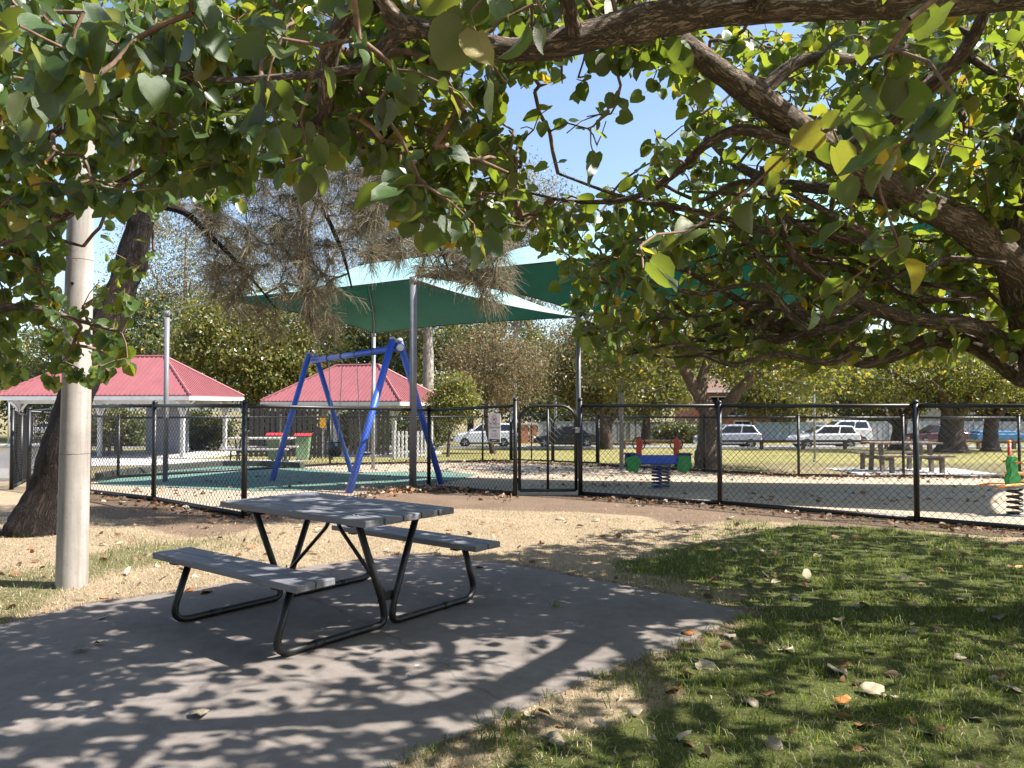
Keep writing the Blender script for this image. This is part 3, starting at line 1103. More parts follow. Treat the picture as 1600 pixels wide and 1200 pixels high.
def sail_post(p, ztop, rad, mat, label, lean=(0, 0)):
    b = Vector((p.x, p.y, g(p.y)))
    t = thing('shade_sail_post', label, 'post', b, 0, 'shade sail posts')
    MB().tube([b + Vector((0, 0, -0.3)), Vector((b.x + lean[0], b.y + lean[1], ztop))], rad, 14).build('shaft', mat, t, True)
    MB().lathe([(rad * 1.9, 0.0), (rad * 1.9, 0.02), (rad * 1.05, 0.025)], 14, b).build('base_plate', mat, t)
    MB().tube([Vector((b.x + lean[0], b.y + lean[1], ztop - 0.1)), Vector((b.x + lean[0], b.y + lean[1], ztop + 0.03))], rad * 1.15, 14).build('cap', mat, t, True)
    return Vector((b.x + lean[0], b.y + lean[1], ztop))


q258 = G(258, 754)
q645 = G(645, 766)
t258 = sail_post(q258, 3.42, 0.052, M['postgrey'], 'grey shade sail post behind the fence, in front of the larger shelter roof')
t645 = sail_post(q645, 3.70, 0.066, M['postgrey'], 'thick grey shade sail post between the two legs of the blue swing frame')
q582 = P(583, 700, 20.5)
t582 = sail_post(q582, 3.38, 0.05, M['postpale'], 'pale grey shade sail post standing behind the blue swing crossbar')
q905 = P(904, 700, 17.4)
t905 = sail_post(q905, 3.45, 0.055, M['postgrey'], 'grey shade sail post rising behind the latch side of the gate')
q970 = P(971, 700, 20.0)
sail_post(q970, 4.2, 0.055, M['postgrey'], 'slim grey shade sail post next to the seesaw end with the red handle')
r1 = Vector((10.0, 9.7, 4.3))
sail_post(r1, 4.3, 0.066, M['postgrey'], 'grey shade sail post beyond the spring rider')
r2 = Vector((13.6, 14.6, 3.8))
sail_post(r2, 3.8, 0.066, M['postgrey'], 'grey shade sail post at the far end of the sand')
ctip = P(345, 467, 15.2)
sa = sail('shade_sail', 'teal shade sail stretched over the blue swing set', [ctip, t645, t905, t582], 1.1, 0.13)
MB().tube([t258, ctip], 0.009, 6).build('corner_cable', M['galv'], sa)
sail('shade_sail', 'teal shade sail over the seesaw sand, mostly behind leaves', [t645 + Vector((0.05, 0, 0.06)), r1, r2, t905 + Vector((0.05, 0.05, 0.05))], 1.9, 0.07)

# ------------------------------------------------------------------ swing set
def swing_set():
    n1, n2 = G(545, 771), G(690, 757)
    f1, f2 = G(425, 752), G(549, 738)
    an = P(619, 540, (n1.y + n2.y) / 2)
    af = P(488, 553, (f1.y + f2.y) / 2)
    an.z = af.z = 2.55
    t = thing('swing_set', 'blue tubular swing set with two leaning leg pairs under the teal sail', 'swing set', (n1 + n2 + f1 + f2) / 4)
    bd = (an - af).normalized()
    rr = 0.062
    for apex, a, b in ((an, n1, n2), (af, f1, f2)):
        for foot, other in ((a, b), (b, a)):
            dirn = (apex - foot).normalized()
            side = (foot - other)
            side.z = 0
            side.normalize()
            top = apex + side * 0.11 + Vector((0, 0, 0.10))
            leg = MB().tube([foot - (top - foot).normalized() * 0.15, top], rr, 18).build('leg', M['blue'], t, True)
            MB().lathe([(rr * 1.03, 0), (rr * 1.03, 0.035), (rr * 0.7, 0.06), (0.005, 0.066)], 18, top - (top - foot).normalized() * 0.02,
                       (top - foot).to_track_quat('Z', 'Y').to_matrix()).build('end_cap', M['postpale'], leg, True)
    a, b = af - bd * 0.12 - Vector((0, 0, 0.05)), an + bd * 0.16 - Vector((0, 0, 0.05))
    MB().tube([a, b], rr, 18).build('top_bar', M['blue'], t, True)
    MB().lathe([(rr * 1.05, 0), (rr * 1.05, 0.03), (rr * 0.7, 0.06), (0.005, 0.066)], 18, b, bd.to_track_quat('Z', 'Y').to_matrix()).build('end_cap', M['white'], t, True)
    Lb = (b - a).length
    for s in (0.25, 0.42, 0.58, 0.76):
        q = a + (b - a) * s
        MB().tube([q - bd * 0.022, q + bd * 0.022], rr * 1.16, 18).build('hanger_clamp', M['seatblack'], t, True)
    for k, (s0, s1) in enumerate(((0.25, 0.42), (0.58, 0.76))):
        w = bd * 0.0
        zs = g(15) + (0.62 if k == 0 else 0.6)
        c = a + (b - a) * ((s0 + s1) / 2)
        lab = 'black bucket toddler swing seat hanging from chains under the blue bar' if k == 0 else 'flat strap swing seat hanging from chains under the blue bar'
        st = thing('bucket_swing' if k == 0 else 'strap_swing', lab, 'swing', (c.x, c.y, zs))
        for s, sg in ((s0, -1), (s1, 1)):
            q = a + (b - a) * s
            end = Vector((c.x, c.y, zs)) + bd * (sg * 0.19) + Vector((0, 0, 0.18 if k == 0 else 0.03))
            MB().tube([q - Vector((0, 0, rr)), end], 0.009, 6).build('chain', M['galv'], st)
        rotm = Matrix.Rotation(math.atan2(bd.y, bd.x), 3, 'Z')
        if k == 0:
            m = MB()
            n = 20
            prof = [(0.10, -0.17), (0.17, -0.13), (0.2, 0.0), (0.21, 0.13), (0.19, 0.14), (0.18, 0.0), (0.15, -0.10), (0.05, -0.13)]
            vs, fs = [], []
            for r_, z in prof:
                for i in range(n):
                    th = 2 * math.pi * i / n
                    vs.append(Vector((c.x, c.y, zs)) + rotm @ Vector((r_ * math.cos(th), r_ * 0.8 * math.sin(th), z)))
            for j in range(len(prof) - 1):
                for i in range(n):
                    i2 = (i + 1) % n
                    fs.append((j * n + i, j * n + i2, (j + 1) * n + i2, (j + 1) * n + i))
            m.add(vs, fs)
            m.build('bucket', M['seatblack'], st, True)
            for sg in (-1, 1):
                MB().box(Vector((c.x, c.y, zs)) + rotm @ Vector((sg * 0.2, -0.05, 0.1)), (0.06, 0.05, 0.07), rotm).build('side_clip', M['teal'], st, bevel=0.01)
        else:
            m = MB()
            vs, fs = [], []
            for i in range(13):
                u = -1 + i / 6
                for yy in (-0.08, 0.08):
                    vs.append(Vector((c.x, c.y, zs)) + rotm @ Vector((u * 0.2, yy, -0.05 * (1 - u * u) + 0.02)))
            fs = [(2 * i, 2 * i + 1, 2 * i + 3, 2 * i + 2) for i in range(12)]
            o = m.add(vs, fs).build('strap', M['timber'], st, True)
            o.modifiers.new('t', 'SOLIDIFY').thickness = 0.025
            for sg in (-1, 1):
                MB().box(Vector((c.x, c.y, zs)) + rotm @ Vector((sg * 0.2, 0, 0.03)), (0.03, 0.17, 0.03), rotm).build('end_plate', M['galv'], st, bevel=0.006)


swing_set()

# ------------------------------------------------------------------ spring seesaw
def helix(c, r, turns, z0, z1, tr, name, mat, parent):
    pts = []
    n = int(turns * 14)
    for i in range(n + 1):
        th = 2 * math.pi * turns * i / n
        pts.append(Vector((c.x + r * math.cos(th), c.y + r * math.sin(th), z0 + (z1 - z0) * i / n)))
    return MB().tube(pts, tr, 6).build(name, mat, parent, True)


def spring_seesaw():
    c = G(1028, 764)
    t = thing('spring_seesaw', 'blue spring seesaw with red handles and green panels on the sand', 'seesaw', c)
    w = 0.062
    zb = c.z + 0.53
    MB().box((c.x, c.y, zb), (1.02, 0.14, 0.17)).build('beam', M['blue'], t, bevel=0.03, seg=3)
    for sg in (-1, 1):
        MB().box((c.x + sg * 0.52, c.y, zb - 0.01), (0.16, 0.16, 0.2)).build('end_block', M['bluedark'], t, bevel=0.03)
        MB().box((c.x + sg * 0.5, c.y, zb + 0.105), (0.22, 0.26, 0.035)).build('seat', M['bluedark'], t, bevel=0.015)
        x = c.x + sg * 0.34
        for yy in (-0.11, 0.11):
            pts = []
            rr = random.Random(5 + sg)
            for k in range(18):
                th = 2 * math.pi * k / 18
                rad = 1 + 0.16 * math.cos(5 * th + sg)
                pts.append((c.x + sg * 0.46 + 0.13 * rad * math.cos(th), c.y + yy, zb - 0.06 + 0.17 * rad * math.sin(th)))
            MB().prism(pts, (0, 0.018, 0)).build('foot_panel', M['green'], t, bevel=0.004)
        ht = x
        pts = [(ht - 0.05, c.y - 0.02, zb + 0.08), (ht + 0.05, c.y - 0.02, zb + 0.08), (ht + 0.045, c.y - .02, zb + 0.2), (ht + 0.075, c.y - .02, zb + 0.27),
               (ht + 0.05, c.y - .02, zb + 0.36), (ht + 0.02, c.y - .02, zb + 0.41), (ht - 0.03, c.y - .02, zb + 0.40), (ht - 0.06, c.y - .02, zb + 0.34), (ht - 0.045, c.y - .02, zb + 0.25), (ht - 0.055, c.y - .02, zb + 0.18)]
        hd = MB().prism(pts, (0, 0.04, 0)).build('handle_post', M['red'], t, bevel=0.01)
        ring = [Vector((ht + 0.115 * math.cos(2 * math.pi * i / 20), c.y + 0.0, zb + 0.29 + 0.115 * math.sin(2 * math.pi * i / 20))) for i in range(21)]
        MB().tube(ring, 0.011, 8).build('grip_ring', M['black'], hd, True)
    for dx, mt, nm in ((-0.02, M['bluedark'], 'spring'), (0.16, M['postgrey'], 'spring')):
        cc_ = Vector((c.x + dx, c.y + (0.0 if dx < 0 else 0.12), 0))
        helix(cc_, 0.085, 6.5, c.z + 0.02, zb - 0.1, 0.017, nm, mt, t)
    MB().box((c.x + 0.06, c.y + 0.05, zb - 0.1), (0.36, 0.2, 0.03)).build('spring_plate', M['postgrey'], t, bevel=0.005)
    MB().box((c.x + 0.06, c.y + 0.05, c.z + 0.012), (0.42, 0.26, 0.02)).build('base_plate', M['postgrey'], t, bevel=0.005)


spring_seesaw()


def spring_rider():
    c = G(1586, 806)
    t = thing('spring_rider', 'green and orange spring rider on a dark coil beside the far end of the fence', 'spring rider', c)
    helix(Vector((c.x, c.y, 0)), 0.085, 5, c.z + 0.01, c.z + 0.36, 0.016, 'spring', M['black'], t)
    MB().lathe([(0.14, 0), (0.14, 0.015), (0.1, 0.018)], 14, c).build('base_plate', M['postgrey'], t)
    MB().box((c.x + 0.02, c.y, c.z + 0.38), (0.3, 0.22, 0.03)).build('spring_plate', M['postgrey'], t, bevel=0.005)
    body = [(-0.09, .40), (.05, .40), (.06, .5), (.02, .58), (.02, .72), (.0, .78), (-.06, .78), (-.085, .7), (-.07, .56), (-.11, .48)]
    for yy in (-0.05, 0.03):
        MB().prism([(c.x + x, c.y + yy, c.z + z) for x, z in body], (0, 0.02, 0)).build('side_panel', M['green'], t, bevel=0.004)
    MB().box((c.x + 0.22, c.y, c.z + 0.44), (0.26, 0.22, 0.03)).build('seat', M['orange'], t, bevel=0.012)
    for sg in (-1, 1):
        MB().tube([(c.x + 0.02, c.y + sg * .1, c.z + 0.42), (c.x - 0.2, c.y + sg * .16, c.z + 0.41), (c.x - 0.36, c.y + sg * .17, c.z + 0.38)], 0.016, 8).build('foot_bar', M['orange'], t, True)
    MB().tube([(c.x - 0.01, c.y - 0.2, c.z + 0.7), (c.x - 0.01, c.y + 0.2, c.z + 0.7)], 0.013, 8).build('handlebar', M['orange'], t, True)
    q = G(1578, 752)
    u = thing('play_post', 'slim red-brown play post standing in the sand behind the spring rider', 'post', q)
    MB().tube([q + Vector((0, 0, -0.1)), q + Vector((0, 0, 0.85))], 0.035, 10).build('shaft', M['red'], u, True)
    MB().lathe([(0.04, 0), (0.04, 0.03), (0.01, 0.05)], 10, q + Vector((0, 0, 0.85))).build('cap', M['orange'], u, True)
    MB().box(q + Vector((0.12, 0, 0.18)), (0.3, 0.3, 0.04)).build('step_plate', M['orange'], u, bevel=0.01)


spring_rider()
fence('chain_link_fence', 'silvery chain-link fence seen almost edge-on beside the dark leaning trunk', RET, hgt=1.42, cell=0.1, r=0.0035, pr=0.035)


# ------------------------------------------------------------------ picnic shelters
def shelter(label, c1, a, Lw, Ls, zg, eave, rise, wall=False):
    """c1 nearest eave corner; w runs along the long side, u along the short side"""
    u = Vector((math.sin(a), math.cos(a), 0))
    w = Vector((-math.cos(a), math.sin(a), 0))
    c1 = Vector((c1[0], c1[1], 0))
    t = thing('picnic_shelter', label, 'shelter', (c1.x, c1.y, zg), 0, 'red-roofed picnic shelters')
    ze = zg + eave
    zr = ze + rise

    def at(p, q, z):
        return c1 + w * p + u * q + Vector((0, 0, z))
    A, B, C, D = at(0, 0, ze), at(Lw, 0, ze), at(Lw, Ls, ze), at(0, Ls, ze)
    R1, R2 = at(Ls / 2, Ls / 2, zr), at(Lw - Ls / 2, Ls / 2, zr)
    n = 0.03
    up = Vector((0, 0, n))
    for f in ((A, B, R2, R1), (D, A, R1), (C, D, R1, R2), (B, C, R2)):
        m = MB()
        k = len(f)
        m.add([p for p in f] + [p - up for p in f], [tuple(range(k)), tuple(range(2 * k - 1, k - 1, -1))] + [(i, k + i, k + (i + 1) % k, (i + 1) % k) for i in range(k)])
        face = m.build('roof_sheet', M['roofpink'], t)
        # standing corrugations up the slope
        e0, e1 = (f[0], f[1])
        if k == 3:
            top0 = top1 = f[2]
        else:
            top1, top0 = f[2], f[3]
        L = (e1 - e0).length
        nn = int(L / 0.19)
        rb = MB()
        ed = (e1 - e0).normalized()
        nrm = ((e1 - e0).cross(top0 - e0)).normalized()
        if nrm.z < 0:
            nrm = -nrm
        slope = (top0 - e0) - ed * (top0 - e0).dot(ed)
        hl = (top0 - e0).dot(ed)
        for i in range(1, nn):
            s = L * i / nn
            f_ = min(1.0, s / hl, (L - s) / hl)
            p0 = e0 + ed * s + nrm * 0.012
            rb.bar(p0, p0 + slope * (f_ * 0.995), 0.05, 0.03, nrm)
        rb.build('roof_rib', M['roofpink'], face, kind='stuff')
    for p, q in ((A, R1), (B, R2), (C, R2), (D, R1), (R1, R2)):
        MB().tube([p + Vector((0, 0, 0.02)), q + Vector((0, 0, 0.02))], 0.055, 6).build('ridge_cap', M['roofpink'], t)
    for p, q in ((A, B), (B, C), (C, D), (D, A)):
        MB().bar(p - Vector((0, 0, 0.115)), q - Vector((0, 0, 0.115)), 0.05, 0.15).build('fascia', M['cream'], t)
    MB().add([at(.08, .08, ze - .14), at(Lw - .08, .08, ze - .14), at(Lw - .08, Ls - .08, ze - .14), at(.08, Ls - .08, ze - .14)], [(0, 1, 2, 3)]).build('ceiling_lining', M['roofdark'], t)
    o = 0.55
    npos = max(2, int((Lw - 2 * o) / 2.3) + 1)
    for i in range(npos):
        p_ = o + (Lw - 2 * o) * i / (npos - 1)
        for q_ in (o, Ls - o):
            b = at(p_, q_, zg)
            po = MB().box(b + Vector((0, 0, (eave - 0.2) / 2 - 0.05)), (0.14, 0.14, eave - 0.1), Matrix.Rotation(-a, 3, 'Z')).build('post', M['cream'], t, bevel=0.01)
            for sg in (-1, 1):
                for dv in (w, u):
                    pts = [b + dv * (sg * 0.05) + Vector((0, 0, eave - 0.75)), b + dv * (sg * 0.16) + Vector((0, 0, eave - 0.42)), b + dv * (sg * 0.45) + Vector((0, 0, eave - 0.2))]
                    m = MB()
                    m.tube(arc_path(pts, 0.2, 4), 0.045, 6)
                    m.build('curved_brace', M['cream'], po)
    for q_ in (o, Ls - o):
        MB().bar(at(o - .3, q_, ze - 0.24), at(Lw - o + .3, q_, ze - 0.24), 0.1, 0.16).build('eaves_beam', M['cream'], t)
    MB().prism([at(.2, .2, zg - 0.1), at(Lw - .2, .2, zg - .1), at(Lw - .2, Ls - .2, zg - .1), at(.2, Ls - .2, zg - .1)], (0, 0, 0.14)).build('floor_slab', M['path'], t)
    if wall:
        MB().bar(at(1.35, Ls * 0.55, zg + 1.0), at(3.1, Ls * 0.55, zg + 1.0), 0.1, 1.75).build('screen_wall', M['greywall'], t)
        MB().box(at(2.6, Ls * 0.55 - 0.12, zg + 1.95), (0.3, 0.1, 0.24)).build('notice_board', M['white'], t)
    return t, at


sh1, at1 = shelter('larger red-roofed picnic shelter with cream posts, partly behind the concrete pole and its leaves', (-11.75, 28.0), R(5.2), 7.6, 4.5, -0.52, 2.34, 1.55, wall=True)
sh2, at2 = shelter('red-roofed picnic shelter behind the blue swing set', (-4.4, 30.2), R(19.7), 6.6, 4.5, -0.63, 2.25, 1.55)


def park_table(label, loc, rz, top, frame, L=1.9, z=None, style='steel'):
    t = thing('park_table', label, 'picnic table', (loc[0], loc[1], g(loc[1]) if z is None else z), rz)
    for i in range(4):
        MB().box((0, -0.3 + i * 0.2, 0.74), (L, 0.185, 0.04)).build('tabletop_plank', top, t, local=True)
    for s in (-1, 1):
        for k in (0, 1):
            MB().box((0, s * 0.72 + (k - .5) * 0.15, 0.44), (L, 0.14, 0.04)).build('bench_plank', top, t, local=True)
    for e in (-1, 1):
        x = e * L * 0.36
        if style == 'steel':
            for s in (-1, 1):
                MB().tube(arc_path([(x, s * .3, .71), (x, s * .06, .2), (x, s * .2, .025), (x, s * .8, .025), (x, s * .72, .41)], .15, 4), 0.024, 8).build('leg', frame, t, local=True)
        else:
            for s in (-1, 1):
                MB().bar((x, s * 0.2, 0.72), (x, s * 0.3, 0.0), 0.09, 0.09, (1, 0, 0)).build('leg', frame, t, local=True)
                MB().bar((x, s * 0.72, 0.42), (x, s * 0.74, 0.0), 0.09, 0.09, (1, 0, 0)).build('bench_leg', frame, t, local=True)
            MB().bar((x, -.8, .37), (x, .8, .37), 0.06, 0.09).build('bearer', frame, t, local=True)
    return t


b1 = G(392, 726)
park_table('pale-planked park table with looped black legs beside the green bin', (b1.x, b1.y + 0.9), R(4), M['timberpale'], M['black'], 1.9)
p = at1(4.6, 1.5, 0)
park_table('dark picnic table under the larger red-roofed shelter', (p.x, p.y), R(3), M['timber'], M['timber'], 1.8, z=-0.48, style='timber')
b2 = G(1414, 738)
park_table('weathered timber picnic table on the park lawn near the big dark trunks', (b2.x, b2.y + .2), R(2), M['timber'], M['timber'], 1.75, style='timber')
ground_sheet('table_pad', [(b2.x - 1.5, b2.y - 0.9), (b2.x + 1.9, b2.y - 0.9), (b2.x + 1.9, b2.y + 1.3), (b2.x - 1.5, b2.y + 1.3)], 0.02, M['path'])


# ------------------------------------------------------------------ bins
def wheelie_bin(label, x, y, rz):
    z = g(y)
    t = thing('wheelie_bin', label, 'bin', (x, y, z), rz, 'bins beside the shelters')
    t.scale = (.84, .84, .84)
    vs = []
    for zz, s in ((0.06, 0.42), (0.96, 0.56)):
        for i, j in ((-.5, -.5), (.5, -.5), (.5, .5), (-.5, .5)):
            vs.append((s * i, s * 1.15 * j, zz))
    MB().add(vs, [(3, 2, 1, 0), (4, 5, 6, 7), (0, 1, 5, 4), (1, 2, 6, 5), (2, 3, 7, 6), (3, 0, 4, 7)]).build('body', M['bin'], t, bevel=0.03, local=True)
    lid = []
    for k in range(9):
        yy = -0.36 + 0.72 * k / 8
        lid.append((-0.3, yy, 0.99 + 0.07 * (1 - (yy / 0.36) ** 2)))
    MB().prism([(-0.31, -0.37, 0.96)] + lid + [(-0.31, 0.37, 0.96)], (0.62, 0, 0)).build('lid', M['binlid'], t, bevel=0.01, local=True)
    MB().tube([(-0.25, 0.38, 0.93), (0.25, 0.38, 0.93)], 0.015, 8).build('handle', M['bin'], t, local=True)
    for sx in (-.24, .24):
        MB().lathe([(0.1, -0.03), (0.1, 0.03)], 14, (sx, 0.24, 0.1), Matrix.Rotation(R(90), 3, 'Y')).build('wheel', M['rubber'], t, local=True)


e = G(457, 721)
wheelie_bin('green wheelie bin with red lid beside the dark picket panel', e.x, e.y + 1.2, R(8))
e = G(424, 722)
wheelie_bin('green wheelie bin with red lid behind the pale-planked park table', e.x, e.y + 0.5, R(-6))


def picket_panel(label, pa, pb_, h, mat, n, z0=0.06):
    pa, pb_ = Vector(pa), Vector(pb_)
    t = thing('picket_panel', label, 'fence', pa)
    d = (pb_ - pa)
    for i in range(n):
        q = pa + d * ((i + 0.5) / n)
        MB().box(q + Vector((0, 0, z0 + h / 2)), (d.length / n * 0.55, 0.03, h), Matrix.Rotation(math.atan2(d.y, d.x), 3, 'Z')).build('picket', mat, t)
    for zz in (0.22, h - 0.1):
        MB().bar(pa + Vector((0, 0.035, zz)), pb_ + Vector((0, 0.035, zz)), 0.035, 0.08).build('rail', mat, t)
    for q in (pa, pb_):
        MB().box(q + Vector((0, 0.06, h / 2)), (0.09, 0.09, h + 0.1)).build('post', mat, t)


YP = 26.0
picket_panel('dark stained picket panel beside the green bins', P(470, 700, YP).xy.to_3d() + Vector((0, 0, g(YP))), P(518, 700, YP).xy.to_3d() + Vector((0, 0, g(YP))), 0.95, M['dark'], 8)
YP = 25.5
picket_panel('pale cream picket panel between the swing legs and the thick sail post', P(614, 700, YP).xy.to_3d() + Vector((0, 0, g(YP))), P(668, 700, YP + .4).xy.to_3d() + Vector((0, 0, g(YP))), 0.9, M['cream'], 9)
# tall dark slatted screen behind the bins
def screen():
    Y = 27.5
    a, b = P(392, 700, Y), P(500, 700, Y + 0.5)
    t = thing('slatted_screen', 'tall dark slatted screen under the shelter behind the bins', 'screen', (a.x, a.y, g(Y)))
    for i in range(14):
        q = a + (b - a) * (i / 13)
        MB().box((q.x, q.y, g(Y) + 0.95), (0.12, 0.035, 1.75)).build('slat', M['dark'], t)
    for z in (0.3, 1.65):
        MB().bar((a.x, a.y + .035, g(Y) + z), (b.x, b.y + .035, g(Y) + z), 0.03, 0.1).build('rail', M['dark'], t)
    a2 = P(548, 700, Y + .6)
    b3 = P(606, 700, Y + .8)
    t = thing('slatted_screen', 'tall dark slatted screen behind the hanging swing seats', 'screen', (a2.x, a2.y, g(Y)))
    for i in range(9):
        q = a2 + (b3 - a2) * (i / 8)
        MB().box((q.x, q.y, g(Y) + 0.95), (0.11, 0.035, 1.7)).build('slat', M['dark'], t)
    for z in (0.3, 1.65):
        MB().bar((a2.x, a2.y + .035, g(Y) + z), (b3.x, b3.y + .035, g(Y) + z), 0.03, 0.1).build('rail', M['dark'], t)


screen()

# yellow marker on a stake
q = P(504, 700, 24.6)
q.z = g(q.y)
yt = thing('marker_post', 'bright yellow notched marker plate on a thin stake', 'marker', q)
MB().tube([q, q + Vector((0, 0, 1.25))], 0.018, 8).build('stake', M['galv'], yt)
pl = []
for k in range(13):
    pl.append((q.x + 0.075 + 0.025 * (k % 2), q.y - 0.03, q.z + 1.05 + 0.36 * k / 12))
pl += [(q.x - 0.075 - 0.025 * (k % 2), q.y - 0.03, q.z + 1.05 + 0.36 * k / 12) for k in range(12, -1, -1)]
MB().prism(pl, (0, 0.02, 0)).build('plate', M['yellow'], yt)

# timber edging around the rubber surface
edge_pts = xy([(150, 751), (190, 744), (255, 736), (345, 729), (410, 729), (472, 732)])
for i, (a, b) in enumerate(zip(edge_pts[:-1], edge_pts[1:])):
    a, b = Vector((a[0], a[1], g(a[1]))), Vector((b[0], b[1], g(b[1])))
    dd = (b - a).normalized()
    s_ = MB().bar(a + dd * 0.02 + Vector((0, 0.1, 0.06)), b - dd * 0.02 + Vector((0, 0.1, 0.06)), 0.2, 0.2).build('edging_sleeper', M['sleeper'], bevel=0.02)
    tag(s_, ('end sleeper of the dark rubber-surface edging beside the concrete pole', 'second dark edging sleeper from the concrete pole', 'dark edging sleeper in front of the larger shelter posts', 'dark edging sleeper in front of the pale-planked park table', 'end sleeper of the dark rubber-surface edging beside the swing leg')[i], 'sleeper', 'sleepers edging the rubber surface')

# barbecue cabinet at the left
c = G(20, 752)
bt = thing('barbecue_cabinet', 'white barbecue cabinet with a pale bench top beside the dark leaning trunk', 'cabinet', (c.x, c.y + 0.4, c.z))
cx, cy, cz = c.x + 0.1, c.y + 0.4, c.z
MB().box((cx, cy, cz + 0.36), (0.95, 0.7, 0.74)).build('cabinet_body', M['white'], bt, bevel=0.01)
MB().box((cx, cy, cz + 0.76), (1.1, 0.84, 0.06)).build('bench_top', M['postpale'], bt, bevel=0.01)
for k in (-1, 1):
    d_ = MB().box((cx + k * 0.23, cy - 0.358, cz + 0.26), (0.42, 0.016, 0.4)).build('door', M['white'], bt, bevel=0.004)
    MB().box((cx + k * 0.07, cy - 0.375, cz + 0.34), (0.02, 0.02, 0.1)).build('handle', M['galv'], d_)
# low stone wall beyond
Y = 24.0
for i in range(12):
    x = P(-120, 700, Y).x + i * 0.42
    st_ = MB()
    bm = bmesh.new()
    bmesh.ops.create_icosphere(bm, subdivisions=2, radius=0.24)
    rr = random.Random(i)
    for v_ in bm.verts:
        v_.co = Vector((v_.co.x * 1.0, v_.co.y * 0.9, v_.co.z * 0.8)) * (1 + rr.uniform(-.1, .1))
    me = bpy.data.meshes.new('boulder')
    bm.to_mesh(me)
    bm.free()
    o = put('boulder', me, M['stone'])
    o.location = (x, Y + rr.uniform(-.05, .05), g(Y) + 0.16)
    tag(o, 'brown boulder in the low row behind the white barbecue cabinet', 'boulder', 'boulders behind the barbecue cabinet')

# ------------------------------------------------------------------ log rail along the road
RY = 46.5
def log_rail(label, x0, x1):
    a, b = P(x0, 700, RY).x, P(x1, 700, RY).x
    t = thing('log_rail', label, 'log rail', (a, RY, g(RY)), 0, 'log rails along the road')
    n = max(1, int((b - a) / 2.1))
    for i in range(n + 1):
        x = a + (b - a) * i / n
        MB().box((x, RY, g(RY) + 0.2), (0.2, 0.16, 0.46)).build('post', M['rail'], t, bevel=0.02)
    MB().bar((a - .3, RY, g(RY) + 0.49), (b + .3, RY, g(RY) + 0.49), 0.17, 0.14).build('rail', M['rail'], t, bevel=0.02)


log_rail('brown log rail beside the road between the gate and the forked tree', 975, 1062)
log_rail('brown log rail beside the road in front of the silver and white cars', 1125, 1385)
log_rail('brown log rail beside the road between the big dark trunks', 1418, 1640)

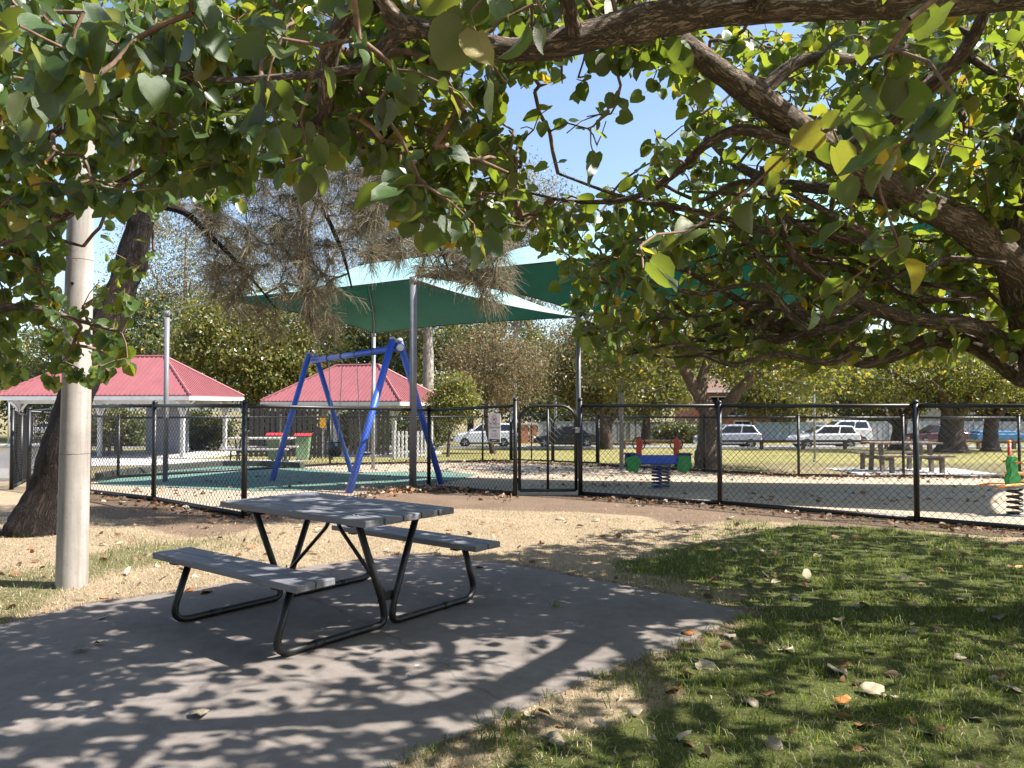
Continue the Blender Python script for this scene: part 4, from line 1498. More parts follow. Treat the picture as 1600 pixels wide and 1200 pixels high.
# ------------------------------------------------------------------ cars
def car(label, loc, rz, paint, style, L=4.35, Wd=1.76, Ht=1.5, group='cars along the road'):
    t = thing('parked_car', label, 'car', (loc[0], loc[1], g(loc[1]) + 0.008), rz, group)
    hl = L / 2
    hood = {'hatch': 0.62, 'suv': 0.64, 'sedan': 0.6}[style] * Ht
    # side profile of lower body, x forward
    low = [(-hl + .03, .30), (-hl, .55), (-hl + .06, hood * 1.02), (-hl + .35, hood * 1.07), (0, hood * 1.04), (hl * .42, hood * 1.0), (hl - .25, hood * .84), (hl - .03, hood * .66), (hl, .45), (hl - .05, .28)]
    secs = [(-.5, .93, .05), (-.44, 1.0, 0), (.44, 1.0, 0), (.5, .93, .05)]
    m = MB()
    n = len(low)
    cxs = []
    for yk, sc, dz in secs:
        for x, z in low:
            cxs.append((x * (0.985 if sc < 1 else 1), Wd * yk, z if sc == 1 else (z - 0.45) * .88 + 0.45))
    fs = [tuple(range(n)), tuple(range(4 * n - 1, 3 * n - 1, -1))]
    for s in range(3):
        for i in range(n):
            j = (i + 1) % n
            fs.append((s * n + i, (s + 1) * n + i, (s + 1) * n + j, s * n + j))
    m.add(cxs, fs).build('body', paint, t, local=True, bevel=0.04)
    rb = {'hatch': (-hl + .12, -hl + .5, .15, hl * .5), 'suv': (-hl + .08, -hl + .3, .2, hl * .5), 'sedan': (-hl + .45, -hl + 1.15, .1, hl * .5)}[style]
    zb = hood * 1.0
    base = [(rb[0], zb), (rb[3], zb)]
    topp = [(rb[1], Ht - .02), (rb[2], Ht)]
    ws, wt = Wd * .46, Wd * .36
    vs = []
    for sg in (-1, 1):
        vs += [(rb[0], sg * ws, zb), (rb[3], sg * ws, zb), (rb[2], sg * wt, Ht - .01), ((rb[1] + rb[2]) / 2, sg * wt, Ht + .015), (rb[1], sg * wt, Ht - .03)]
    fs = [(0, 1, 2, 3, 4), (9, 8, 7, 6, 5), (0, 5, 6, 1), (1, 6, 7, 2), (2, 7, 8, 3), (3, 8, 9, 4), (4, 9, 5, 0)]
    MB().add(vs, fs).build('cabin', paint, t, local=True, bevel=0.05)

    def lerp(a, b, k):
        return tuple(a[i] + (b[i] - a[i]) * k for i in range(3))
    for sg in (-1, 1):
        b0, b1, t1, t0 = [Vector(v) for v in ((rb[0], sg * ws, zb), (rb[3], sg * ws, zb), (rb[2], sg * wt, Ht), (rb[1], sg * wt, Ht - .02))]
        off = Vector((0, sg * 0.015, 0.004))
        for k0, k1 in ((.06, .40), (.44, .93)):
            q = [b0.lerp(b1, k0).lerp(t0.lerp(t1, k0), .12), b0.lerp(b1, k1).lerp(t0.lerp(t1, k1), .12), b0.lerp(b1, k1).lerp(t0.lerp(t1, k1), .84), b0.lerp(b1, k0).lerp(t0.lerp(t1, k0), .84)]
            MB().add([p + off for p in q], [(0, 1, 2, 3)]).build('side_window', M['glass'], t, local=True)
        MB().box((rb[3] - .1, sg * (ws + .08), zb + .08), (.12, .16, .11)).build('mirror', paint, t, local=True, bevel=.02)
        for yy, mm, nm in ((-hl + .04, M['taillight'], 'tail_light'), (hl - .14, M['headlight'], 'headlight')):
            zz = hood * .88 if mm is M['taillight'] else hood * .72
            MB().box((yy, sg * Wd * .40, zz), (.16, .3, .16)).build(nm, mm, t, local=True, bevel=.03)
        for wx in (-hl + .78, hl - .82):
            ar = MB().lathe([(.36, -.02), (.36, .02)], 20, (wx, sg * Wd * .487, .33), Matrix.Rotation(R(90), 3, 'X')).build('wheel_arch', M['rubber'], t, local=True)
            wh = MB().lathe([(.20, -.1), (.30, -.1), (.32, -.06), (.32, .06), (.30, .1), (.2, .1)], 22, (wx, sg * (Wd * .46), .32), Matrix.Rotation(R(90), 3, 'X')).build('tyre', M['rubber'], t, local=True)
            rm = MB()
            rm.lathe([(.06, 0), (.06, .02)], 10, (wx, sg * (Wd * .46 + .10), .32), Matrix.Rotation(R(90 * -sg), 3, 'X'))
            for k in range(5):
                th = 2 * math.pi * k / 5
                rm.bar((wx, sg * (Wd * .46 + .108), .32), (wx + .2 * math.cos(th), sg * (Wd * .46 + .108), .32 + .2 * math.sin(th)), .07, .02, (0, 1, 0))
            rm.build('rim', M['rim'], wh)
    for (xa, za, xb, zb_, nm) in ((rb[3], zb, rb[2], Ht, 'windscreen'), (rb[0], zb, rb[1], Ht - .02, 'rear_window')):
        dx = .012 if nm == 'windscreen' else -.012
        q = []
        for k, s in ((.12, -1), (.12, 1), (.86, 1), (.86, -1)):
            q.append((xa + (xb - xa) * k + dx, s * ((ws + (wt - ws) * k) * .9), zb + (zb_ - zb) * k + .008))
        MB().add(q, [(0, 1, 2, 3)]).build(nm, M['glass'], t, local=True)
    MB().box((0, 0, .3), (L * .8, Wd * .8, .2)).build('underbody', M['rubber'], t, local=True)
    for xx, nm in ((hl + .005, 'front_plate'), (-hl - .005, 'rear_plate')):
        MB().box((xx, 0, .5), (.012, .37, .12)).build(nm, M['white'], t, local=True)
    return t


def road_car(label, px, Y, rz, paint, style, **k):
    car(label, (P(px, 690, Y).x, Y), rz, paint, style, **k)


road_car('white SUV on the road behind the dog sign', 757, 54.5, math.pi, M['carwhite'], 'suv', L=4.3, Ht=1.65)
road_car('black car on the road seen through the playground gate', 882, 54.0, math.pi, M['carblack'], 'sedan', L=4.5, Ht=1.42)
road_car('silver hatchback on the road beside the forked tree trunk', 1136, 51.5, math.pi, M['carsilver'], 'hatch', L=4.2, Ht=1.55)
road_car('white wagon on the road behind the log rail', 1286, 51.5, math.pi, M['carwhite'], 'hatch', L=4.4, Ht=1.5)
road_car('tall white SUV parked farther back than the white wagon', 1312, 60.0, math.pi, M['carwhite'], 'suv', L=4.4, Ht=1.85)
road_car('dark red car half hidden by the widest dark trunk', 1462, 59.0, math.pi, M['carred'], 'hatch', L=4.2, Ht=1.5)
road_car('small white car far beyond the dry field', 70, 88, math.pi, M['carwhite'], 'hatch', L=4.2, Ht=1.5)

# ------------------------------------------------------------------ fences and houses across the road
def sheet_fence(label, x0, x1, Y, h, mat):
    a, b = P(x0, 680, Y).x, P(x1, 680, Y).x
    t = thing('panel_fence', label, 'fence', (a, Y, g(Y)))
    n = max(1, int((b - a) / 2.4))
    w = (b - a) / n
    for i in range(n):
        m = MB()
        x = a + w * i
        k = 10
        for j in range(k):
            m.box((x + w * (j + .5) / k, Y + (0.02 if j % 2 else 0), g(Y) + h / 2), (w / k * 0.99, 0.03, h))
        m.build('sheet', mat, t)
        MB().box((x, Y - .03, g(Y) + h / 2), (.07, .07, h + .04)).build('post', mat, t)
    MB().bar((a, Y, g(Y) + h + .02), (b, Y, g(Y) + h + .02), .07, .06).build('capping', mat, t)


sheet_fence('grey sheet-metal fence across the road behind the gate and seesaw', 842, 1128, 64.5, 1.7, M['fencegrey'])
sheet_fence('pale grey sheet-metal fence across the road behind the big dark trunks', 1345, 1700, 65.5, 1.7, M['fencegrey'])
sheet_fence('blue-grey sheet-metal fence section across the road behind the white wagon', 1180, 1290, 65, 1.65, M['fenceblue'])
for px, lab in ((820, 'orange brick gate pillar across the road beside the white SUV'), (833, 'orange brick gate pillar across the road nearer the black car')):
    x = P(px, 680, 62).x
    t_ = thing('brick_pillar', lab, 'pillar', (x, 62, g(62)))
    MB().box((x, 62, g(62) + .75), (.55, .45, 1.5)).build('shaft', M['brickwall'], t_)
    MB().box((x, 62, g(62) + 1.55), (.68, .56, .12)).build('cap', M['path'], t_)


def house(label, x0, x1, Y, wallmat, roofmat, h=3.2, roofh=1.8, depth=9, win=()):
    a, b = P(x0, 650, Y).x, P(x1, 650, Y).x
    z = g(Y)
    t = thing('house', label, 'house', ((a + b) / 2, Y, z))
    MB().box(((a + b) / 2, Y + depth / 2, z + h / 2 - .1), (b - a, depth, h + .2)).build('wall', wallmat, t)
    o = 0.6
    A, B, C, D = (a - o, Y - o, z + h), (b + o, Y - o, z + h), (b + o, Y + depth + o, z + h), (a - o, Y + depth + o, z + h)
    ins = min((b - a), depth) / 2
    R1, R2 = (a + ins, Y + depth / 2, z + h + roofh), (b - ins + .01, Y + depth / 2, z + h + roofh)
    MB().add([A, B, C, D, R1, R2], [(0, 1, 5, 4), (1, 2, 5), (2, 3, 4, 5), (3, 0, 4), (3, 2, 1, 0)]).build('roof', roofmat, t)
    MB().box(((a + b) / 2, Y - o - .06, z + h + .02), (b - a + 2 * o, .12, .16)).build('gutter', M['white'], t)
    for px, zc, w, hh in win:
        x = P(px, 650, Y).x
        f = MB()
        for dx, dz, sx, sz in ((-w / 2, 0, .12, hh), (w / 2, 0, .12, hh), (0, hh / 2, w + .12, .12), (0, -hh / 2, w + .12, .12), (0, 0, .06, hh)):
            f.box((x + dx, Y - .03, z + zc + dz), (sx, .1, sz))
        fo = f.build('window_frame', M['white'], t)
        MB().box((x, Y - .012, z + zc), (w, .03, hh)).build('pane', M['glass'], fo)
        MB().box((x, Y - .08, z + zc - hh / 2 - .1), (w + .3, .2, .07)).build('sill', M['white'], fo)


house('orange brick house with white windows behind the forked tree', 1085, 1260, 74, M['brickwall'], M['rooftile'], 4.6, 2.2, win=((1122, 3.3, 1.6, 1.7), (1150, 3.3, 1.8, 2.0), (1215, 3.2, 1.8, 1.6), (1160, 1.2, 1.6, 1.2)))
house('white rendered house behind the big dark trunks', 1480, 1700, 76, M['housewhite'], M['rooftile'], 3.6, 2.0, win=((1520, 1.8, 2.0, 1.4), (1580, 1.8, 2.0, 1.4)))
house('low pale house across the road behind the grey fence', 850, 1010, 78, M['housewhite'], M['rooftile'], 3.0, 1.9, win=((880, 1.7, 1.8, 1.3), (940, 1.7, 1.8, 1.3), (985, 1.7, 1.4, 1.3)))
x = P(1558, 680, 62).x
o = MB().box((x, 62, g(62) + .55), (4.2, 1.5, .5)).box((x - .3, 62, g(62) + .85), (3.0, 1.2, .3)).box((x, 62, g(62) + .2), (3.2, 1.0, .36)).build('covered_trailer', M['bluecover'], bevel=.08)
tag(o, 'low blue covered trailer across the road beyond the slim dark trunk', 'trailer')
# thin street poles
for px, Y, h, r_, lab in ((1273, 45.0, 4.2, 0.035, 'thin grey sign pole standing on the park lawn before the white wagon'), (868, 60.0, 8.0, 0.11, 'pale street pole rising behind the black car'), (13, 60.0, 5.0, 0.07, 'thin white pole on the dry field')):
    p_ = P(px, 690, Y)
    p_.z = g(Y)
    if px == 1273:
        p_ = G(1273, 722)
    o = MB().tube([p_ + Vector((0, 0, -.2)), p_ + Vector((0, 0, h))], [r_, r_ * .8], 10).lathe([(r_ * 1.6, 0), (r_ * 1.6, .06), (r_ * .9, .09)], 10, p_).build('street_pole', M['postpale'], smooth=True)
    tag(o, lab, 'pole')


# ------------------------------------------------------------------ vegetation tools
LT = np.array([(0, 0), (0, .3), (0, .65), (0, .96), (.22, -.13), (.45, .0), (.54, .27), (.47, .56), (.26, .81),
               (-.22, -.13), (-.45, .0), (-.54, .27), (-.47, .56), (-.26, .81)], float)
LTRI = np.array([(0, 4, 5), (0, 5, 1), (1, 5, 6), (1, 6, 7), (1, 7, 2), (2, 7, 8), (2, 8, 3),
                 (0, 10, 9), (0, 1, 10), (1, 11, 10), (1, 12, 11), (1, 2, 12), (2, 13, 12), (2, 3, 13), (14, 15, 0)])
PET = np.array([0, -.55, .14])


def leaf_local(n, r, wid=1.0):
    """(n,16,3) local leaf shapes with their own fold, cup and ripple"""
    fold = r.uniform(-.1, .6, n)[:, None]
    curl = r.uniform(-.2, .8, n)[:, None]
    twist = r.uniform(-.35, .35, n)[:, None]
    rip = r.uniform(-.03, .1, (n, len(LT)))
    x = np.repeat(LT[None, :, 0], n, 0) * wid * r.uniform(.72, 1.1, n)[:, None]
    y = np.repeat(LT[None, :, 1], n, 0)
    z = fold * np.abs(x) - curl * y * y * .5 + twist * x * y + rip * (np.abs(x) > .1)
    v = np.stack([x, y, z], -1)
    pet = np.repeat(np.array([[PET + (-.014, 0, 0), PET + (.014, 0, 0)]]), n, 0)
    return np.concatenate([v, pet], 1)


def basis(d, nrm):
    """rows to (n,3,3) with columns x, y(tip), z(normal)"""
    d = d / np.linalg.norm(d, axis=1, keepdims=True)
    nrm = nrm - d * (d * nrm).sum(1, keepdims=True)
    nrm = nrm / np.maximum(np.linalg.norm(nrm, axis=1, keepdims=True), 1e-6)
    x = np.cross(d, nrm)
    return np.stack([x, d, nrm], -1)


def rand_dirs(n, r, zbias=0.0, zs=1.0):
    v = r.normal(size=(n, 3))
    v[:, 2] = v[:, 2] * zs + zbias
    return v / np.maximum(np.linalg.norm(v, axis=1, keepdims=True), 1e-6)


def densify(pts, rad, step):
    P_, R_ = [], []
    for i in range(len(pts) - 1):
        a, b = np.array(pts[i], float), np.array(pts[i + 1], float)
        k = max(1, int(np.linalg.norm(b - a) / step))
        for j in range(k):
            P_.append(a + (b - a) * j / k)
            R_.append(rad[i] + (rad[i + 1] - rad[i]) * j / k)
    P_.append(np.array(pts[-1], float))
    R_.append(rad[-1])
    return P_, R_


def smooth_path(pts, rad, k=4):
    """Catmull-Rom through points with radii, with a little gnarl"""
    p = [np.array(q, float) for q in pts]
    out, ro = [], []
    for i in range(len(p) - 1):
        p0, p1, p2, p3 = p[max(i - 1, 0)], p[i], p[i + 1], p[min(i + 2, len(p) - 1)]
        for j in range(k):
            t = j / k
            q = .5 * (2 * p1 + (p2 - p0) * t + (2 * p0 - 5 * p1 + 4 * p2 - p3) * t * t + (3 * p1 - p0 - 3 * p2 + p3) * t ** 3)
            r_ = rad[i] + (rad[i + 1] - rad[i]) * t
            out.append(q)
            ro.append(r_)
    out.append(p[-1])
    ro.append(rad[-1])
    return out, ro


def limb_mesh(pts, rad, n=12, gnarl=0.12, seed=0):
    r = np.random.default_rng(seed)
    pp, rr = smooth_path(pts, rad, 10)
    m = MB()
    fr = frames(pp)
    vs, fs = [], []
    bk = []
    run = r.uniform(0, 50)
    knots = [(r.integers(0, len(fr)), r.uniform(0, 6.28), r.uniform(.12, .35)) for _ in range(len(fr) // 9)]
    ph = r.uniform(0, 6.28, 6)
    for i, ((c, t, a, b), q) in enumerate(zip(fr, rr)):
        for k in range(n):
            th = 2 * math.pi * k / n
            w = 1 + gnarl * (math.sin(2 * th + ph[0] + i * .15) * .5 + math.sin(3 * th + ph[1] - i * .24) * .4 + math.sin(i * .55 + ph[2]) * .4) + r.uniform(-.045, .045)
            for ki, kt, ka in knots:
                if abs(i - ki) < 4:
                    w += ka * math.exp(-((i - ki) / 1.6) ** 2) * max(0, math.cos(th - kt)) ** 3
            vs.append(c + (a * math.cos(th) + b * math.sin(th)) * (q * w))
            bk.append((q * math.cos(th), q * math.sin(th), run * .3))
        run += (fr[min(i + 1, len(fr) - 1)][0] - c).length
    for i in range(len(fr) - 1):
        for k in range(n):
            k2 = (k + 1) % n
            fs.append((i * n + k, i * n + k2, (i + 1) * n + k2, (i + 1) * n + k))
    fs.append(tuple(range(n - 1, -1, -1)))
    fs.append(tuple((len(fr) - 1) * n + k for k in range(n)))
    m.add(vs, fs)
    m.bark = bk
    return m


class Grower:
    """branches that reach out from traced limbs to the places where leaves are"""

    def __init__(self, seed):
        self.r = np.random.default_rng(seed)
        self.p = np.zeros((160000, 3))
        self.par = np.full(160000, -1)
        self.cnt = np.zeros(160000)
        self.ok = np.zeros(160000, bool)
        self.n = 0
        self.paths = []

    def limb(self, pts, rad, step=0.12, parent=-1, attach=True):
        pp, rr = smooth_path(pts, rad, 5)
        pp, rr = densify(pp, rr, step)
        prev = parent
        for q in pp:
            self.p[self.n] = q
            self.par[self.n] = prev
            self.ok[self.n] = attach
            prev = self.n
            self.n += 1

    def reach(self, targets, step=0.14, jit=0.10, sag=0.12, maxd=None):
        tg = np.array(targets)
        d0 = np.array([np.min(np.linalg.norm(self.p[:self.n] - t, axis=1)) for t in tg])
        for ti in np.argsort(d0):
            t = tg[ti]
            dd = np.linalg.norm(self.p[:self.n] - t, axis=1)
            dd[~self.ok[:self.n]] = 1e9
            a = int(np.argmin(dd))
            L = dd[a]
            if L < 0.03 or (maxd and L > maxd):
                continue
            A = self.p[a].copy()
            par = self.par[a]
            dirA = (A - self.p[par]) if par >= 0 else (t - A)
            dirA = dirA / max(np.linalg.norm(dirA), 1e-6)
            k = max(2, int(L / step))
            c1 = A + dirA * (0.1 * L) + (t - A) * .27
            c2 = t + (A - t) * .3 + np.array([0, 0, sag * L])
            path = [a]
            prev = a
            for j in range(1, k + 1):
                s = j / k
                q = A * (1 - s) ** 3 + c1 * 3 * s * (1 - s) ** 2 + c2 * 3 * s * s * (1 - s) + t * s ** 3
                if j < k:
                    q = q + self.r.normal(size=3) * jit * min(L / k, .2)
                self.p[self.n] = q
                self.par[self.n] = prev
                self.ok[self.n] = True
                prev = self.n
                path.append(self.n)
                self.n += 1
            self.paths.append(path)
            q = prev
            while q >= 0:
                self.cnt[q] += 1
                q = self.par[q]

    def tubes(self, r0=0.0032, ex=0.42, rmax=0.05, sides=5):
        m = MB()
        for path in self.paths:
            pts = [self.p[i] for i in path]
            rr = [min(rmax, r0 * max(self.cnt[i], 1) ** ex) for i in path]
            rr[0] = min(rr[0], rr[1] * 1.25)
            m.tube(pts, rr, sides if max(rr) < .02 else 8, caps=False)
        return m

    def tips(self):
        """(end point, previous point) of every twig plus points along its last stretch"""
        out = []
        for path in self.paths:
            out.append([self.p[i] for i in path[-4:]])
        return out


def make_leaves(tips, r, per=(4, 8), size=(0.085, 0.135), face=(0, 0, 1.0), droop=.35):
    pos, dr, nr, sz = [], [], [], []
    for ch in tips:
        k = r.integers(per[0], per[1])
        end, pre = ch[-1], ch[-2]
        ax = end - pre
        ax = ax / max(np.linalg.norm(ax), 1e-6)
        for j in range(k):
            s = r.random() ** 1.5
            i = min(len(ch) - 2, int(s * (len(ch) - 1)))
            a, b = ch[len(ch) - 1 - i], ch[len(ch) - 2 - i]
            q = a + (b - a) * r.random() if j else end
            d = ax * .5 + rand_dirs(1, r)[0] * .9
            d[2] -= droop * r.uniform(.4, 1.6)
            pos.append(q)
            dr.append(d)
            nn = rand_dirs(1, r)[0] * .75
            nn = nn + np.array(face)
            nr.append(nn)
            sz.append(r.uniform(*size))
    pos, dr, nr, sz = map(np.array, (pos, dr, nr, sz))
    B = basis(dr, nr)
    base = pos - np.einsum('nij,j->ni', B, PET) * sz[:, None]
    return base, B, sz


def leaf_stuff(name, base, B, sz, mat, parent, r, wid=1.0):
    loc = leaf_local(len(base), r, wid)
    v = np.einsum('nij,nkj->nki', B, loc) * sz[:, None, None] + base[:, None, :]
    k = loc.shape[1]
    f = (LTRI[None] + (np.arange(len(base)) * k)[:, None, None]).reshape(-1, 3)
    me = npmesh(name, v.reshape(-1, 3), tris=f, smooth=True)
    return put(name, me, mat, parent, kind='stuff')


LEAF_MESH = []
lr = np.random.default_rng(5)
for i in range(10):
    v = leaf_local(1, lr)[0]
    me = npmesh('leaf', v, tris=LTRI, smooth=True)
    me.materials.append(M['hib_leaf_obj'])
    LEAF_MESH.append(me)


def leaf_objects(base, B, sz, idx, parent):
    inv = -Vector(parent.location)
    for n_, i in enumerate(idx):
        o = bpy.data.objects.new('leaf', LEAF_MESH[(i * 7 + n_) % 10])
        COL.objects.link(o)
        o.parent = parent
        m = Matrix([list(B[i][k] * sz[i]) for k in range(3)]).to_4x4()
        m.translation = Vector(base[i]) + inv
        o.matrix_basis = m


def foliage(name, cen, n, spread, size, r, mat, parent, droop=0.3, aspect=.45, flat=.7):
    """leaf-sized diamond faces in clumps round the centres"""
    cen = np.array(cen)
    c = np.repeat(cen, n, 0)
    N_ = len(c)
    off = r.normal(size=(N_, 3)) * spread
    off[:, 2] *= flat
    c = c + off
    d = rand_dirs(N_, r, -droop)
    nn = rand_dirs(N_, r, .6)
    B = basis(d, nn)
    s = r.uniform(size[0], size[1], N_)
    tpl = np.array([(0, 0, 0), (aspect / 2, .45, .06), (0, 1, -.08), (-aspect / 2, .45, .06)])
    v = np.einsum('nij,kj->nki', B, tpl) * s[:, None, None] + c[:, None, :]
    q = np.arange(N_ * 4).reshape(-1, 4)
    me = npmesh(name, v.reshape(-1, 3), quads=q)
    return put(name, me, mat, parent, kind='stuff')


def pick_targets(poly, n, d0, d1, r, excl=(), gaps=0.0):
    """points seen inside a picture polygon, at a depth between d0 and d1"""
    xs = [p[0] for p in poly]
    ys = [p[1] for p in poly]
    out = []
    guard = 0
    while len(out) < n and guard < n * 60:
        guard += 1
        x, y = r.uniform(min(xs), max(xs)), r.uniform(min(ys), max(ys))
        if not inpoly(poly, np.array([x]), np.array([y]))[0]:
            continue
        if any(inpoly(e, np.array([x]), np.array([y]))[0] for e in excl):
            continue
        D = r.uniform(d0, d1)
        if gaps and vnoise(np.array([x]), np.array([y + D * 60]), .022, 3)[0] < gaps:
            continue
        out.append(np.array(P(x, y, D)))
    return out


LIT = xy([(-300, 900), (0, 845), (140, 800), (400, 815), (700, 790), (980, 797), (1020, 815), (900, 840), (760, 866), (640, 864), (520, 884), (330, 922), (100, 955), (-300, 1000)])
SHADE = xy([(-500, 1040), (0, 985), (330, 935), (520, 900), (790, 890), (1000, 880), (1150, 832), (1300, 820), (1600, 845), (1750, 870), (2100, 1000), (1800, 1700), (600, 2100), (-900, 1500)])


def shadow_xy(p):
    p = np.atleast_2d(p)
    k = p[:, 2] / SUN.z
    return p[:, 0] - SUN.x * k, p[:, 1] - SUN.y * k


def drop_lit(tg, r, prob=0.94, pad=0.05):
    tg = np.array(tg)
    sx, sy = shadow_xy(tg)
    bad = (sdf(LIT, sx, sy) > -pad) & (r.random(len(tg)) < prob)
    return list(tg[~bad])


# ------------------------------------------------------------------ the big spreading tree (trunk beyond the frame)
SKYW = [(790, 140), (850, 112), (960, 108), (1000, 140), (975, 205), (910, 250), (845, 230), (800, 190)]
REG = [
    ([(430, -30), (800, -30), (800, 110), (770, 250), (690, 240), (560, 240), (420, 250)], 480, 3.2, 5.2),
    ([(590, 210), (790, 190), (800, 300), (775, 385), (700, 380), (610, 320)], 120, 3.3, 5.0),
    ([(800, -30), (1100, -30), (1060, 80), (800, 95)], 230, 3.4, 5.6),
    ([(1020, 60), (1640, -30), (1640, 360), (1300, 300), (1080, 190)], 860, 4.5, 7.4),
    ([(800, 290), (930, 300), (1080, 220), (1230, 300), (1640, 400), (1640, 545), (1330, 560), (1050, 560), (930, 560), (880, 470), (870, 400), (800, 350)], 860, 5.0, 7.2),
    ([(1180, 300), (1640, 300), (1640, 560), (1180, 560)], 320, 6.0, 8.8),
]
ALLOW = [r_[0] for r_ in REG] + [[(0, -30), (430, -30), (420, 250), (250, 300), (0, 300)]]


def big_tree():
    r = np.random.default_rng(21)
    base = Vector((4.15, 5.2, 0))
    t = thing('hibiscus_tree', 'spreading tree with heavy brown limbs and heart-shaped leaves arching over the picnic slab', 'tree', base)
    gw = Grower(3)
    limbs = []

    def L(pts, rad, n=12, name='limb', at=True):
        gw.limb(pts, rad, attach=at)
        limbs.append((pts, rad, n, name))
    trunk = [(4.2, 5.22, -.1), (4.12, 5.2, .5), (3.92, 5.2, 1.3), (3.58, 5.15, 2.1), (3.5, 5.1, 2.9), (3.62, 5.0, 3.9), (3.75, 4.9, 4.8)]
    L(trunk, [.34, .27, .23, .205, .18, .12, .06], 18, 'trunk')
    L([(3.45, 5.12, 2.3), P(1500, 350, 4.95), P(1400, 302, 4.75), P(1300, 240, 4.5), P(1200, 165, 4.3), P(1110, 100, 4.15), P(1050, 55, 4.0), P(985, 5, 3.9), P(930, -60, 3.8)], [.13, .1, .092, .085, .077, .066, .054, .042, .026], 20)
    L([(3.55, 5.05, 3.35), (3.1, 4.1, 3.35), P(1660, -8, 3.35), P(1400, 4, 3.2), P(1180, 8, 3.12), P(1020, 32, 3.06), P(900, 62, 3.0), P(800, 78, 2.98), P(730, 62, 2.95), P(665, 46, 2.92), P(620, 30, 2.9), P(585, -20, 2.85)],
      [.12, .1, .084, .076, .07, .064, .057, .048, .042, .037, .032, .022], 20)
    L([P(655, 47, 2.92), P(610, 62, 2.93), P(575, 100, 2.95), P(525, 112, 3.0), P(450, 120, 3.1), P(340, 124, 3.25), P(250, 105, 3.4)], [.034, .027, .021, .018, .016, .013, .009], 9)
    L([P(585, 5, 2.88), P(545, 25, 2.95), P(520, 70, 3.05), P(510, 130, 3.15), P(508, 175, 3.25), P(480, 195, 3.3), P(400, 215, 3.5)], [.036, .04, .037, .033, .03, .02, .01], 10)
    L([P(1235, 222, 4.35), P(1160, 203, 4.3), P(1105, 225, 4.35), P(1050, 275, 4.5), P(985, 310, 4.7), P(900, 315, 4.9), P(820, 300, 5.0)], [.036, .03, .026, .022, .018, .012, .007], 9)
    L([(3.5, 5.12, 1.95), P(1590, 545, 5.3), P(1520, 510, 5.2), P(1440, 500, 5.15), P(1360, 480, 5.1), P(1290, 440, 5.1), P(1240, 395, 5.1), P(1215, 330, 5.1), P(1190, 260, 5.05)], [.1, .075, .062, .05, .042, .034, .03, .024, .016], 10)
    L([(3.5, 5.14, 1.75), P(1600, 590, 5.5), P(1520, 540, 5.6), P(1460, 530, 5.6), P(1390, 558, 5.6), P(1340, 566, 5.6), P(1295, 540, 5.6), P(1220, 510, 5.5), P(1130, 455, 5.5), P(1050, 415, 5.4), P(960, 390, 5.3)], [.09, .07, .06, .052, .046, .042, .036, .03, .024, .018, .01], 10)
    L([P(1340, 500, 5.1), P(1250, 525, 5.3), P(1150, 530, 5.4), P(1060, 535, 5.4), P(980, 555, 5.3)], [.034, .027, .02, .014, .008], 8)
    L([P(1310, 245, 4.5), P(1400, 180, 4.3), P(1480, 110, 4.0), P(1530, 40, 3.8), P(1560, -60, 3.6)], [.05, .042, .036, .03, .02], 9)
    L([P(1185, 150, 4.25), P(1250, 95, 4.3), P(1330, 90, 4.4), P(1420, 70, 4.6), P(1500, 20, 4.8)], [.045, .038, .032, .026, .018], 9)
    L([(3.6, 5.0, 3.6), (4.2, 4.0, 4.2), (4.4, 2.8, 4.5), (4.2, 1.8, 4.6)], [.1, .075, .05, .03], 9)
    L([P(1180, 18, 3.12), P(1250, -90, 2.6), P(1400, -150, 2.1), P(1560, -150, 1.9)], [.04, .03, .02, .01], 8)
    L([P(900, 62, 3.0), P(860, -80, 2.5), P(760, -140, 2.05), P(600, -140, 2.1), P(430, -120, 2.2)], [.035, .028, .022, .016, .008], 8)
    L([(4.2, 1.9, 4.6), (3.2, .6, 4.6), (2.0, -.8, 4.5)], [.035, .028, .015], 8)
    L([(1.8, 3.8, 5.1), (.6, 2.4, 4.9), (-.8, 1.0, 4.7), (-1.8, -.6, 4.5)], [.04, .034, .026, .014], 8)
    rb_ = np.random.default_rng(77)
    for i in range(24):
        x0, y0 = rb_.uniform(1180, 1620), rb_.uniform(360, 560)
        D0 = rb_.uniform(4.6, 5.6)
        ln = rb_.uniform(180, 420)
        x1, y1 = x0 - ln, np.clip(y0 + rb_.uniform(-140, 60), 260, 545)
        if x1 < 880:
            x1 = 880
        pts = []
        for k in range(6):
            s_ = k / 5
            pts.append(P(x0 + (x1 - x0) * s_ + (rb_.normal() * 14 if k else 0), y0 + (y1 - y0) * s_ + math.sin(s_ * 3.1) * rb_.uniform(-30, 25) + rb_.normal() * 9, D0 + rb_.uniform(-.12, .12) + .3 * s_))
        r0_ = rb_.uniform(.014, .03)
        L(pts, [r0_ * (1 - .13 * k) for k in range(6)], 8)
    for i in range(10):
        x0, y0 = rb_.uniform(1150, 1600), rb_.uniform(60, 220)
        D0 = rb_.uniform(4.6, 5.4)
        ang = rb_.uniform(-2.6, -.5)
        pts = [P(x0 + math.cos(ang) * q_ + rb_.normal() * 8, y0 + math.sin(ang) * q_ * .6 + rb_.normal() * 8, D0 + q_ * .001) for q_ in (0, 50, 100, 160, 220)]
        r0_ = rb_.uniform(.014, .03)
        L(pts, [r0_, r0_ * .85, r0_ * .7, r0_ * .5, r0_ * .3], 8)
    L([(3.6, 5.1, 3.2), (4.6, 5.4, 3.9), (5.8, 5.6, 4.3), (7.0, 5.6, 4.5)], [.11, .085, .06, .03], 9)
    L([(3.5, 5.2, 2.8), (4.2, 6.3, 3.4), (5.0, 7.3, 3.9), (6.0, 8.0, 4.2)], [.1, .08, .055, .03], 9)
